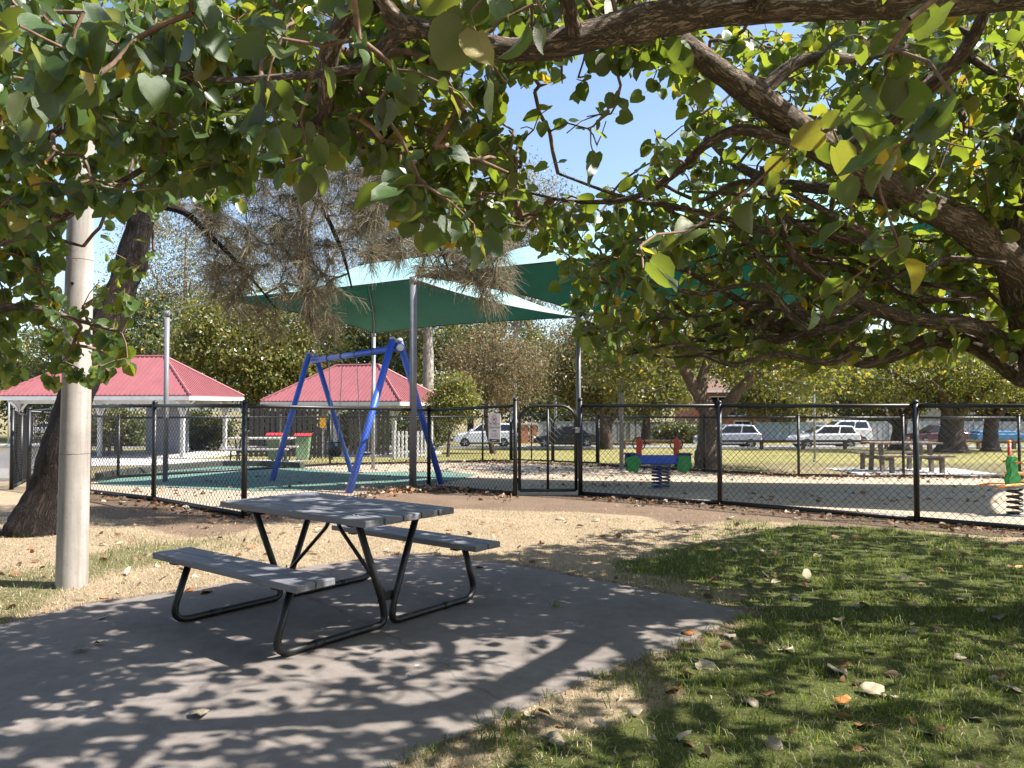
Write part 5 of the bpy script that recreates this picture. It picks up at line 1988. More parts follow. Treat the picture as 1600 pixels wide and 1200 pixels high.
    L([(3.7, 4.95, 4.4), (2.8, 4.3, 4.9), (1.8, 3.8, 5.1), (.8, 3.4, 5.1)], [.07, .055, .04, .02], 9)
    L([P(1400, 302, 4.75), (1.9, 5.6, 3.1), (1.6, 6.0, 3.5), (1.5, 6.2, 4.0)], [.05, .04, .03, .02], 8)
    for i, (pts, rad, n, nm) in enumerate(limbs):
        limb_mesh(pts, rad, n, .10 if nm == 'limb' else .14, i).build(nm, M['hib_bark'], t, True)
    # leaves seen in the picture
    tg = []
    for poly, n, d0, d1 in REG:
        tg += pick_targets(poly, n, d0, d1, r, [SKYW])
    tg += pick_targets([(800, 80), (1060, 80), (1040, 270), (800, 280)], 40, 3.6, 4.8, r)
    tg = drop_lit(tg, r)
    # leaves that shade the slab and the lawn from above
    sx = [p[0] for p in SHADE]
    sy = [p[1] for p in SHADE]
    over = []
    guard = 0
    while len(over) < 2700 and guard < 30000:
        guard += 1
        x, y = r.uniform(max(min(sx), -5.5), min(max(sx), 7)), r.uniform(max(min(sy), 1.6), min(max(sy), 9.2))
        if not inpoly(SHADE, np.array([x]), np.array([y]))[0]:
            continue
        for _ in range(8):
            z = r.uniform(2.5, 4.7)
            q = np.array([x, y, 0]) + np.array(SUN) * (z / SUN.z)
            if np.linalg.norm(q - np.array([0, 0, H])) < 1.6 or q[0] < -2.5 or (3.3 < q[1] < 5.6 and -6.2 < q[0] - .83 * q[2] < -4.2):
                continue
            px, py, dp = proj(q)
            if dp[0] > 0 and -60 < px[0] < 1660 and -60 < py[0] < 1200:
                if dp[0] < ((3.8 if r.random() < .4 else 5.0) if px[0] > 1000 else 3.2) or inpoly(SKYW, px, py)[0] or not any(inpoly(a, px, py)[0] for a in ALLOW):
                    continue
            over.append(q)
            break
    for _ in range(620):  # unseen crown leaves added over and behind the camera to block sky light
        q = np.array([r.uniform(-2.6, 7.5), r.uniform(-3.0, 2.2), r.uniform(2.9, 5.2)])
        px, py, dp = proj(q)
        if np.linalg.norm(q - np.array([0, 0, H])) > 1.6 and not (dp[0] > 0 and -80 < px[0] < 1680 and -80 < py[0] < 1200):
            over.append(q)
    over = drop_lit(over, r, 1.0, 0.12)
    tg += over
    # the large leaves hanging close by
    near = [(1395, 235, 1.9), (1490, 150, 1.75), (1385, 120, 2.0), (1000, 385, 2.3), (1005, 420, 2.2), (1270, 470, 2.4), (1405, 385, 2.3), (850, 20, 1.75), (1105, 345, 2.6), (1420, 30, 1.9),
            (735, 20, 1.7), (770, 110, 2.0), (740, 170, 2.2), (690, 130, 2.3), (655, 280, 2.6), (615, 300, 2.5), (665, 290, 2.5), (700, 340, 2.5), (740, 350, 2.4), (745, 375, 2.4), (620, 110, 2.4), (590, 165, 2.5),
            (480, 245, 2.7), (450, 255, 2.7), (430, 190, 2.3), (415, 140, 2.2), (440, 60, 2.2), (560, 60, 2.3), (1330, 330, 2.7), (1300, 200, 2.4)]
    tg += [np.array(P(*n_)) for n_ in near]
    gw.reach(tg)
    gw.tubes().build('twig', M['hib_twig'], t, True, kind='stuff')
    base_, B, sz = make_leaves(gw.tips(), r, (4, 9), (.052, .112), (.15, -.15, .8), .5)
    # keep the sky window and the view below the canopy open
    px, py, dp = proj(base_ + B[:, :, 1] * (sz * .5)[:, None])
    inframe = (dp > 0) & (px > -30) & (px < 1630) & (py > -30) & (py < 1200)
    bad = inframe & inpoly(SKYW, px, py) & (r.random(len(px)) < .75)
    ax, ay = shadow_xy(base_)
    bad |= (sdf(LIT, ax, ay) > .12) & (r.random(len(px)) < .8)
    # an uneven crown: thin spots let the sun through
    cell = .2
    gi = np.clip(((ax + 8) / cell).astype(int), 1, 98)
    gj = np.clip((ay / cell).astype(int), 1, 68)
    area = .66 * sz ** 2 * np.abs(B[:, :, 2] @ np.array(SUN)) / SUN.z
    tau = np.zeros((100, 70))
    np.add.at(tau, (gi, gj), np.where(bad, 0, area) / cell ** 2)
    tau = sum(np.roll(np.roll(tau, a_, 0), b_, 1) for a_ in (-1, 0, 1) for b_ in (-1, 0, 1)) / 9
    want = .35 + 1.5 * vnoise(ax, ay, 1.5, 12) * (.55 + .9 * vnoise(ax, ay, 4.0, 13))
    want = np.where(sdf(GREEN, ax, ay) > 0, want * .6, want)
    want = np.where((sdf(SLAB, ax, ay) > 0) & (ax > -2.2) & (ay > 3.6), want * .42, want)
    keep = np.clip(want / np.maximum(tau[gi, gj], 1e-3), 0, 1)
    keep = np.where(inframe, np.maximum(keep, .58), keep)
    bad |= (r.random(len(px)) > keep) & (ax > -6) & (ax < 8) & (ay > 1)
    bad |= inframe & (dp < 1.25)
    base_, B, sz, px, py, dp, inframe = [a[~bad] for a in (base_, B, sz, px, py, dp, inframe)]
    big = np.where(inframe & (px > 0) & (px < 1600) & (py > 0), sz / np.maximum(dp, .1), 0)
    order = np.argsort(-big)
    idx = order[:300]
    rest = order[300:]
    leaf_objects(base_, B, sz, idx, t)
    leaf_stuff('foliage', base_[rest], B[rest], sz[rest], M['hib_leaf'], t, r)
    return len(base_)


n_big = big_tree()

# ------------------------------------------------------------------ the leafy tree at the left (trunk beyond the frame)
def left_tree():
    r = np.random.default_rng(31)
    base = Vector((-4.6, 4.7, 0))
    t = thing('hibiscus_tree', 'sunlit leafy tree hanging in front of the concrete pole and larger shelter roof', 'tree', base)
    gw = Grower(5)
    limbs = []

    def L(pts, rad, n=10, name='limb'):
        gw.limb(pts, rad)
        limbs.append((pts, rad, n, name))
    L([(-4.65, 4.7, -.1), (-4.6, 4.7, .8), (-4.45, 4.7, 1.7), (-4.3, 4.75, 2.7), (-4.2, 4.8, 3.8), (-4.1, 4.9, 5.0)], [.26, .2, .17, .14, .1, .05], 16, 'trunk')
    L([(-4.45, 4.7, 2.0), P(-60, 395, 4.6), P(40, 362, 4.5), P(100, 335, 4.45), P(150, 306, 4.4), P(230, 260, 4.4), P(320, 200, 4.4)], [.07, .045, .036, .03, .022, .015, .008])
    L([(-4.4, 4.7, 2.4), P(-80, 235, 4.2), P(20, 215, 4.1), P(70, 214, 4.0), P(105, 195, 4.0), P(180, 150, 3.9), P(280, 100, 3.8)], [.06, .04, .03, .027, .02, .014, .008])
    L([(-4.5, 4.7, 1.5), P(-60, 500, 4.9), P(40, 480, 5.0), P(120, 500, 5.1), P(190, 520, 5.2)], [.05, .035, .025, .016, .008])
    L([(-4.2, 4.75, 3.3), (-3.2, 4.4, 3.7), (-2.2, 4.2, 3.9), (-1.6, 4.1, 3.95)], [.07, .05, .032, .015])
    L([(-3.2, 4.4, 3.7), P(-40, -160, 2.9), P(100, -130, 2.1), P(330, -120, 2.2)], [.04, .03, .02, .008])
    L([(-4.4, 4.7, 2.2), P(-100, 375, 5.6), P(60, 372, 5.7), P(130, 385, 5.7)], [.05, .03, .02, .008])
    for i, (pts, rad, n, nm) in enumerate(limbs):
        limb_mesh(pts, rad, n, .1, 40 + i).build(nm, M['hib_bark'], t, True)
    POLEW = [(98, 335), (152, 335), (152, 470), (94, 470)]
    POLEL = [(90, 612), (160, 612), (160, 900), (80, 900)]
    OPEN = [(260, 320), (420, 345), (420, 640), (225, 640), (215, 560), (205, 490)]
    tg = pick_targets([(-40, -30), (430, -30), (420, 230), (330, 310), (250, 300), (160, 330), (-40, 340)], 330, 3.3, 4.9, r, [POLEW])
    tg += pick_targets([(150, 90), (300, 140), (420, 330), (370, 340), (280, 300), (180, 250)], 170, 4.9, 5.8, r)
    tg += pick_targets([(-40, 330), (100, 330), (95, 470), (200, 480), (205, 560), (150, 585), (60, 590), (-40, 600)], 180, 5.0, 5.9, r, [POLEW])
    tg += pick_targets([(150, 300), (260, 300), (255, 400), (215, 480), (150, 470)], 42, 5.0, 5.8, r)
    tg += pick_targets([(-40, 560), (110, 560), (100, 600), (-40, 605)], 20, 5.0, 5.8, r)
    near = [(30, 40, 1.6), (75, 20, 1.75), (130, 20, 1.7), (110, 80, 1.7), (60, 70, 1.8), (150, 100, 1.9), (65, 150, 2.2), (120, 140, 2.1), (20, 120, 2.0), (300, 20, 2.2), (245, 110, 2.4), (215, 60, 2.2), (330, 60, 2.3)]
    tg += [np.array(P(*n_)) for n_ in near]
    # crown above the frame
    for _ in range(150):
        q = np.array([r.uniform(-6.5, -2.0), r.uniform(3.2, 6.4), r.uniform(3.4, 5.4)])
        px, py, dp = proj(q)
        if py[0] > -20 and -20 < px[0] < 1600:
            continue
        if q[0] > -4.2:
            continue
        tg.append(q)
    tg = drop_lit(tg, r, .6)
    gw.reach(tg)
    gw.tubes().build('twig', M['hib_twig'], t, True, kind='stuff')
    base_, B, sz = make_leaves(gw.tips(), r, (4, 9), (.05, .105), (.6, -.55, .45), 1.0)
    px, py, dp = proj(base_ + B[:, :, 1] * (sz * .5)[:, None])
    inframe = (dp > 0) & (px > -30) & (px < 1630) & (py > -30) & (py < 1200)
    bad = inframe & (inpoly(POLEW, px, py) | inpoly(POLEL, px, py) | (py > 640)) & (r.random(len(px)) < .93)
    bad |= inframe & inpoly(OPEN, px, py) & (r.random(len(px)) < .9)
    bad |= inframe & (dp < 1.25)
    base_, B, sz, px, py, dp, inframe = [a[~bad] for a in (base_, B, sz, px, py, dp, inframe)]
    big = np.where(inframe & (px > 0) & (px < 1600) & (py > 0), sz / np.maximum(dp, .1), 0)
    order = np.argsort(-big)
    leaf_objects(base_, B, sz, order[:220], t)
    rest = order[220:]
    leaf_stuff('foliage', base_[rest], B[rest], sz[rest], M['hib_leaf'], t, r)


left_tree()

# ------------------------------------------------------------------ casuarina with the dark leaning trunk
def casuarina():
    r = np.random.default_rng(41)
    b = G(58, 834)
    t = thing('casuarina_tree', 'casuarina with dark leaning trunk behind the pole and drooping brown needles before the sail', 'tree', b)
    gw = Grower(9)
    limbs = []

    def L(pts, rad, n=9, name='limb'):
        gw.limb(pts, rad, 0.2)
        limbs.append((pts, rad, n, name))
    D = b.y
    L([b + Vector((-.12, 0, -.2)), b + Vector((-0.02, 0, 0.0)), P(85, 745, D), P(112, 640, D), P(150, 545, D + .1), P(190, 450, D + .2), P(215, 370, D + .3), P(235, 290, D + .3), P(262, 190, D + .4), P(300, 60, D + .5), P(330, -120, D + .6), P(350, -400, D + .6)],
      [.38, .29, .225, .2, .175, .155, .14, .125, .11, .09, .07, .045], 18, 'trunk')
    L([P(228, 320, D + .3), P(285, 330, D + .5), P(330, 370, D + .6), P(380, 420, D + .8), P(430, 480, D + 1)], [.05, .04, .032, .022, .01])
    L([P(240, 270, D + .3), P(320, 255, D + .6), P(420, 265, D + .8), P(490, 310, D + 1), P(530, 380, D + 1.1), P(550, 450, D + 1.2)], [.06, .05, .04, .032, .024, .012])
    L([P(262, 190, D + .4), P(380, 150, D + .6), P(500, 180, D + .8), P(590, 240, D + .9), P(640, 310, D + 1), P(680, 370, D + 1.0), P(700, 420, D + 1)], [.07, .055, .045, .036, .03, .024, .012])
    L([P(285, 110, D + .5), P(420, 60, D + .7), P(560, 90, D + .8), P(660, 190, D + .9), P(720, 300, D + .9), P(755, 370, D + .9), P(775, 430, D + .9)], [.07, .055, .045, .035, .028, .02, .01])
    L([P(310, 0, D + .5), P(480, -60, D + .4), P(640, -60, D + .2)], [.06, .045, .02])
    L([P(300, 60, D + .5), P(200, -40, D + .3), P(60, -120, D)], [.06, .04, .02])
    for i, (pts, rad, n, nm) in enumerate(limbs):
        limb_mesh(pts, rad, n, .09 if nm == 'limb' else .12, 60 + i).build(nm, M['cas_bark'], t, True)
    tg = pick_targets([(300, 300), (430, 200), (560, 170), (600, 300), (595, 450), (560, 520), (480, 545), (400, 520), (330, 460)], 470, D + .2, D + 1.9, r, gaps=.45)
    tg += pick_targets([(600, 370), (690, 345), (790, 350), (805, 430), (770, 485), (720, 440), (630, 430)], 170, D + .4, D + 1.3, r, gaps=.3)
    tg += pick_targets([(470, 100), (640, 150), (680, 330), (560, 350)], 150, D + .3, D + 1.6, r, gaps=.42)
    tg += pick_targets([(270, 320), (420, 250), (430, 460), (330, 480)], 40, D + .3, D + 1.2, r)
    tg += pick_targets([(100, -400), (650, -400), (650, 120), (100, 120)], 130, D - .3, D + 1.4, r)
    gw.reach(tg, 0.2, .2, -.08)
    gw.tubes(.0036, .40, .03, 4).build('twig', M['cas_twig'], t, True, kind='stuff')
    segs = []
    V, Q = [], []
    for ch in gw.tips():
        k = 38
        i = r.integers(0, len(ch) - 1, k)
        s = r.random((k, 1))
        ch = np.array(ch)
        st = ch[i] * (1 - s) + ch[i + 1] * s
        ax = ch[-1] - ch[0]
        ax = ax / max(np.linalg.norm(ax), 1e-6)
        d = ax * .7 + r.normal(size=(k, 3)) * .55
        d[:, 2] -= .25
        d /= np.linalg.norm(d, axis=1, keepdims=True)
        L_ = r.uniform(.1, .34, (k, 1))
        m1 = st + d * L_ * .5
        d2 = d.copy()
        d2[:, 2] -= .5
        e = m1 + d2 / np.linalg.norm(d2, axis=1, keepdims=True) * L_ * .5
        sd = np.cross(d, rand_dirs(k, r))
        sd /= np.maximum(np.linalg.norm(sd, axis=1, keepdims=True), 1e-6)
        w = .0026
        o = sum(len(x) for x in V)
        vv = np.stack([st - sd * w, st + sd * w, m1 - sd * w, m1 + sd * w, e - sd * w * .5, e + sd * w * .5], 1)
        V.append(vv.reshape(-1, 3))
        bi = o + np.arange(k) * 6
        Q.append(np.stack([bi, bi + 1, bi + 3, bi + 2], -1))
        Q.append(np.stack([bi + 2, bi + 3, bi + 5, bi + 4], -1))
    me = npmesh('needles', np.concatenate(V), quads=np.concatenate(Q))
    put('needles', me, M['cas_needle'], t, kind='stuff')


casuarina()


# ------------------------------------------------------------------ trees behind
def bg_tree(name, label, base, trunks, blobs, leaf, bark, size, per, spread, seed, cat='tree', droop=.3, aspect=.45, group='trees behind the playground', reach_step=.5, r0=.012, thin=None):
    r = np.random.default_rng(seed)
    b = Vector(base)
    t = thing(name, label, cat, b, 0, group)
    gw = Grower(seed)
    for i, (pts, rad) in enumerate(trunks):
        gw.limb(pts, rad, .4)
        limb_mesh(pts, rad, 12 if i == 0 else 9, .1, seed + i).build('trunk' if i == 0 else 'limb', bark, t, True)
    cen = []
    for c, rr, n in blobs:
        k = 0
        while k < n:
            q = rand_dirs(1, r)[0] * (r.random() ** .4)
            cen.append(np.array(c) + q * np.array(rr))
            k += 1
    gw.reach(cen, reach_step, .2, .05)
    gw.tubes(r0, .42, .16, 5).build('branch', M['hib_twig'] if bark is not M['gum_bark'] else M['gum_twig'], t, True, kind='stuff')
    foliage('crown', cen, per, spread, size, r, leaf, t, droop, aspect)
    return t


def simple_tree(label, px, Y, crown_px, crown_y, rx_px, h_px, leaf, bark, size, clumps, per, seed, trunk_r=.25, lean=0.0, name='park_tree', droop=.3, aspect=.45, spread=None, depth=.8, blobs=None):
    """crown given as picture extents at depth Y"""
    k = Y / FPX
    b = P(px, 690, Y)
    b.z = g(Y)
    cc_ = P(crown_px, crown_y, Y)
    top = cc_ + Vector((0, 0, h_px * k * .6))
    m1 = b.lerp(cc_, .5) + Vector((lean, 0, 0))
    trunks = [([b + Vector((0, 0, -.2)), b + Vector((0, 0, .1)), m1, cc_, top], [trunk_r * 1.5, trunk_r * 1.15, trunk_r * .8, trunk_r * .5, .04])]
    for i in range(4):
        th = i * 1.57 + seed
        e = cc_ + Vector((math.cos(th) * rx_px * k * .6, math.sin(th) * rx_px * k * .5, h_px * k * (.25 if i % 2 else -.1)))
        s = m1.lerp(cc_, .1 + .2 * i)
        trunks.append(([s, s.lerp(e, .5) + Vector((0, 0, .2)), e], [trunk_r * .5, trunk_r * .35, .05]))
    bl = blobs or [(cc_, (rx_px * k, rx_px * k * depth, h_px * k), clumps)]
    sp = spread or rx_px * k * .13
    return bg_tree(name, label, b, trunks, bl, leaf, bark, size, per, sp, seed, droop=droop, aspect=aspect)


simple_tree('broad dense tree with yellowish-green leaves between the two shelter roofs', 400, 39, 400, 545, 135, 95, M['mango_leaf'], M['brown_bark'], (.16, .3), 420, 75, 71, .3, spread=.42)
simple_tree('tall pale-limbed gum tree rising behind the thick sail post', 664, 40, 650, 370, 115, 160, M['gum_leaf'], M['gum_bark'], (.14, .26), 330, 75, 72, .3, lean=.4, droop=.8, aspect=.25, spread=.5)
simple_tree('olive-brown tree with thin dark stems behind the dog sign', 770, 36, 775, 575, 85, 65, M['olive_leaf'], M['brown_bark'], (.11, .2), 230, 85, 73, .12, lean=-.4, droop=.6, aspect=.2, spread=.38)
simple_tree('olive-green tree behind the black car and the gate', 950, 45, 920, 570, 100, 75, M['gum_leaf'], M['brown_bark'], (.14, .26), 240, 75, 74, .3, droop=.5, aspect=.35, spread=.45)
simple_tree('tall thin gum tree with grey-green leaves behind the shade sail', 800, 58, 810, 390, 95, 140, M['gum_leaf'], M['gum_bark'], (.2, .36), 290, 70, 75, .25, droop=.8, aspect=.25, spread=.65)
simple_tree('tall brown-needled tree far behind the dense yellowish tree', 470, 56, 475, 340, 120, 170, M['olive_leaf'], M['brown_bark'], (.25, .42), 260, 80, 76, .3, droop=.7, aspect=.12, spread=.7)
simple_tree('round leafy tree far behind the orange brick gate pillars', 860, 70, 860, 600, 110, 70, M['far_leaf'], M['brown_bark'], (.28, .5), 200, 70, 77, .3, spread=.7)
simple_tree('bushy yellow-green tree behind the seesaw and the log rail', 1010, 60, 1010, 598, 75, 55, M['mango_leaf'], M['brown_bark'], (.22, .4), 200, 75, 78, .3, spread=.55)
simple_tree('low dark tree beyond the dry field past the pole', 40, 75, 30, 585, 190, 75, M['far_leaf'], M['brown_bark'], (.3, .55), 260, 70, 79, .3, spread=.9)
simple_tree('dark leafy tree far behind the larger shelter', 190, 66, 200, 540, 130, 90, M['far_leaf'], M['brown_bark'], (.3, .5), 240, 70, 80, .3, spread=.8)
simple_tree('tall leafy tree far behind the smaller shelter roof', 590, 62, 590, 545, 80, 85, M['far_leaf'], M['brown_bark'], (.26, .46), 230, 70, 81, .3, spread=.6)
simple_tree('dark leafy tree far behind the white wagon', 1250, 78, 1250, 575, 110, 75, M['far_leaf'], M['brown_bark'], (.3, .55), 200, 70, 82, .3, spread=.8)
simple_tree('tall leafy tree far behind the white rendered house', 1560, 88, 1540, 545, 150, 95, M['far_leaf'], M['brown_bark'], (.35, .6), 220, 70, 83, .3, spread=1.0)
simple_tree('distant leafy tree behind the orange brick house', 1130, 92, 1130, 530, 150, 95, M['far_leaf'], M['brown_bark'], (.35, .6), 200, 70, 84, .3, spread=1.0)
simple_tree('shrubby tree with thin leaves behind the cream picket panel', 700, 31, 705, 625, 36, 40, M['mango_leaf'], M['brown_bark'], (.09, .17), 130, 60, 85, .06, spread=.22, name='garden_shrub')

for i_, (px_, Y_, w_, h_, lab_) in enumerate(((300, 44, 60, 30, 'low dark shrub behind the larger shelter posts'), (440, 42, 60, 34, 'low dark shrub behind the wheelie bins'), (560, 43, 60, 34, 'low dark shrub behind the swing seats'), (655, 44, 48, 34, 'low dark shrub behind the cream picket panel'),
                                        (180, 50, 70, 30, 'low dark shrub behind the larger shelter near the pole'), (1075, 62.5, 60, 16, 'low shrub before the grey sheet-metal fence'), (900, 68, 110, 40, 'tall dark shrub rising over the grey sheet-metal fence'))):
    b_ = P(px_, 690, Y_)
    k_ = Y_ / FPX
    c_ = Vector((b_.x, Y_, g(Y_) + h_ * k_))
    bg_tree('garden_shrub', lab_, Vector((b_.x, Y_, g(Y_))), [([Vector((b_.x, Y_, g(Y_) - .1)), Vector((b_.x + .05, Y_, g(Y_) + .5)), c_], [.1, .08, .04])], [(c_, (w_ * k_, w_ * k_ * .6, h_ * k_), 110)], M['far_leaf'], M['brown_bark'], (.16, .3), 60, .3, 110 + i_, cat='shrub', group='shrubs behind the playground')

simple_tree('dark broad tree far behind the white SUV and dog sign', 735, 74, 735, 555, 135, 95, M['far_leaf'], M['brown_bark'], (.28, .5), 330, 75, 89, .3, spread=.6)
simple_tree('tall grey-green tree far behind the concrete pole', 290, 70, 290, 430, 110, 130, M['gum_leaf'], M['gum_bark'], (.25, .42), 230, 70, 90, .3, droop=.7, aspect=.25, spread=.75)
simple_tree('bushy tree hiding most of the orange brick house', 1205, 66, 1215, 610, 75, 50, M['mango_leaf'], M['brown_bark'], (.2, .38), 200, 70, 86, .25, spread=.5)
simple_tree('dark bushy tree behind the blue covered trailer', 1585, 68, 1590, 615, 70, 55, M['far_leaf'], M['brown_bark'], (.22, .4), 180, 70, 87, .25, spread=.5)
simple_tree('dark bushy tree between the wide trunk and the white wagon', 1370, 70, 1365, 612, 90, 52, M['far_leaf'], M['brown_bark'], (.22, .4), 220, 70, 88, .25, spread=.5)
# unseen trees added behind the camera to block sky light from the slab
for i_, (x_, y_, lab_) in enumerate(((-11, -7, 'added unseen tree blocking sky behind the picnic slab, towards the field'), (-3.5, -11, 'added unseen tree blocking sky straight behind the picnic slab'), (6, -10, 'added unseen tree blocking sky behind the slab on the lawn side'))):
    c_ = Vector((x_, y_, 4.6))
    bg_tree('park_tree', lab_, Vector((x_, y_, 0)), [([Vector((x_, y_, -.2)), Vector((x_, y_, .3)), Vector((x_ + .2, y_, 2)), c_], [.4, .3, .24, .1])], [(c_, (5.2, 4.5, 3.2), 170)], M['far_leaf'], M['brown_bark'], (.3, .5), 50, .6, 130 + i_, group='added sky-blocking trees behind the picnic slab')

# big dark trunks across the lawn, sharing a low wide canopy
def fig(label, px, base_py, w_px, seed, split=False, Y=None, crown=(0, 560, 120, 42)):
    b = G(px, base_py)
    k = b.y / FPX
    w = w_px * k / 2
    up = b + Vector((0, 0, 2.4))
    t1 = [b + Vector((0, 0, -.2)), b + Vector((0, 0, .1)), b + Vector((0, 0, .6)), b + Vector((.05, 0, 1.5)), up]
    trunks = [(t1, [w * 1.9, w * 1.5, w * 1.05, w * .95, w * .8])]
    r_ = random.Random(seed)
    for i in range(6):
        th = i * 1.05 + seed
        e = up + Vector((math.cos(th) * 3.6, math.sin(th) * 3.0, r_.uniform(.3, 2.2)))
        trunks.append(([b + Vector((0, 0, 1.3 + .15 * i)), up.lerp(e, .4) + Vector((0, 0, -.1)), e], [w * .55, w * .36, .06]))
    c = P(px + crown[0], crown[1], b.y)
    bg_tree('park_tree', label, b, trunks, [(c, (crown[2] * k, 4.0, crown[3] * k), 230)], M['fig_leaf'], M['brown_bark'], (.14, .26), 62, .4, seed)


fig('big dark trunk behind the timber park table with a low branch to the white wagon', 1405, 703, 22, 91, crown=(-60, 578, 150, 58))
fig('widest dark flaring trunk on the park lawn', 1487, 707, 34, 92, crown=(0, 580, 130, 56))
fig('slim dark trunk in front of the blue covered trailer', 1548, 705, 20, 93, crown=(60, 578, 120, 60))
fig('brown trunk on the lawn between the gate and the forked tree', 946, 702, 17, 94, crown=(-10, 585, 80, 50))


# forked tree behind the seesaw
def forked():
    r = np.random.default_rng(97)
    b = G(1103, 736)
    b = Vector((P(1103, 700, 20.6).x, 20.6, g(20.6)))
    D = b.y
    trunks = [([b + Vector((0, 0, -.2)), b + Vector((0, 0, .05)), P(1105, 700, D), P(1108, 660, D), P(1100, 625, D)], [.42, .33, .28, .27, .2]),
              ([P(1103, 640, D), P(1085, 605, D), P(1068, 575, D - .2), P(1050, 530, D - .4), P(1040, 470, D - .6)], [.2, .17, .14, .1, .06]),
              ([P(1098, 640, D), P(1096, 600, D), P(1110, 560, D), P(1150, 520, D + .3), P(1180, 460, D + .4)], [.18, .15, .12, .09, .05]),
              ([P(1112, 665, D), P(1140, 630, D - .2), P(1158, 605, D - .4), P(1200, 575, D - .6), P(1260, 560, D - .8), P(1320, 530, D - 1)], [.2, .17, .14, .11, .08, .04]),
              ([P(1155, 610, D - .4), P(1190, 560, D - .8), P(1230, 500, D - 1), P(1260, 440, D - 1)], [.12, .1, .07, .04]),
              ([P(1068, 575, D - .2), P(1020, 560, D - .6), P(980, 520, D - .9), P(950, 470, D - 1)], [.09, .08, .06, .03])]
    k = D / FPX
    blobs = [(P(1120, 470, D), (230 * k, 3.2, 95 * k), 190), (P(1240, 560, D - .5), (130 * k, 2.4, 55 * k), 130), (P(980, 560, D - .6), (70 * k, 1.6, 55 * k), 70)]
    bg_tree('park_tree', 'forked rough-barked tree standing behind the seesaw', b, trunks, blobs, M['fig_leaf'], M['hib_bark'], (.09, .15), 34, .26, 97, aspect=.8, reach_step=.35, r0=.009)


forked()

# ------------------------------------------------------------------ lawn blades, straw and litter
def blades(name, x, y, z, hgt, wid, r, mat, lean=.5):
    n = len(x)
    th = r.uniform(0, 2 * math.pi, n)
    s = np.stack([np.cos(th), np.sin(th), np.zeros(n)], -1)
    ln = rand_dirs(n, r, 0, .2) * lean
    b = np.stack([x, y, z], -1)
    h = hgt[:, None]
    w = wid[:, None]
    upv = np.array([0, 0, 1.0])
    m = b + upv * h * .6 + ln * h * .45
    e = b + upv * h * np.clip(1 - .35 * lean, .2, 1) + ln * h * 1.25
    v = np.stack([b - s * w, b + s * w, m - s * w * .8, m + s * w * .8, e], 1)
    i = np.arange(n) * 5
    q = np.stack([i, i + 1, i + 3, i + 2], -1)
    t = np.stack([i + 2, i + 3, i + 4], -1)
    me = npmesh(name, v.reshape(-1, 3), tris=t, quads=q)
    return put(name, me, mat, kind='stuff')


def lawn():
    r = np.random.default_rng(51)

    def samp(n):
        # more blades close to the camera
        d = 1.6 + 9.2 * r.random(n) ** 1.35
        a = r.uniform(-.85, .9, n)
        return d * a * 1.0, d
    x, y = samp(520000)
    e = sdf(SLAB, x, y)
    fe = sdf(PLAY, x, y)
    gs = sdf(GREEN, x, y)
    nz = vnoise(x, y, 1.4, 1) * .5 + vnoise(x, y, 4.2, 2) * .5
    ds = sdf(DIRT, x, y)
    tuft = vnoise(x, y, 9, 8)
    pg = sstep(-.4, .45, gs + (nz - .5) * 1.3) * (1 - .85 * sstep(-.2, .25, ds)) * (.3 + .9 * sstep(.3, .62, nz)) * (.35 + .9 * tuft)
    pg = np.maximum(pg, .35 * sstep(.58, .8, vnoise(x, y, .8, 5)) * (x < -2.6) * (y < 8.5))
    green = (r.random(len(x)) < pg * .62) & (e < .035) & (fe < -.02)
    ps = (1 - sstep(-.3, .4, gs + (nz - .5))) * (1 - .92 * sstep(-.25, .2, ds)) * .42 + .05
    straw = (~green) & (r.random(len(x)) < ps) & (e < .03) & (fe < -.02)
    gx, gy = x[green], y[green]
    n = len(gx)
    blades('lawn_grass', gx, gy, np.interp(gy, GY, GZ), (.014 + .055 * r.random(n) ** 1.8) * (.45 + 1.2 * tuft[green] ** 1.5), r.uniform(.0011, .0024, n) * (.8 + gy * .09), r, M['grass'], .6)
    sx, sy = x[straw], y[straw]
    n2 = len(sx)
    blades('dry_grass', sx, sy, np.interp(sy, GY, GZ), .008 + .026 * r.random(n2) ** 1.6, r.uniform(.001, .002, n2) * (.8 + sy * .09), r, M['straw'], 1.1)
    # grass sprig in a joint of the slab
    m = 40
    c = G(868, 950)
    blades('slab_grass_tuft', c.x + r.normal(size=m) * .02, c.y + r.normal(size=m) * .02, np.full(m, .012), .03 + .05 * r.random(m), np.full(m, .0018), r, M['grass'], .7)
    return n, n2


n_blades = lawn()


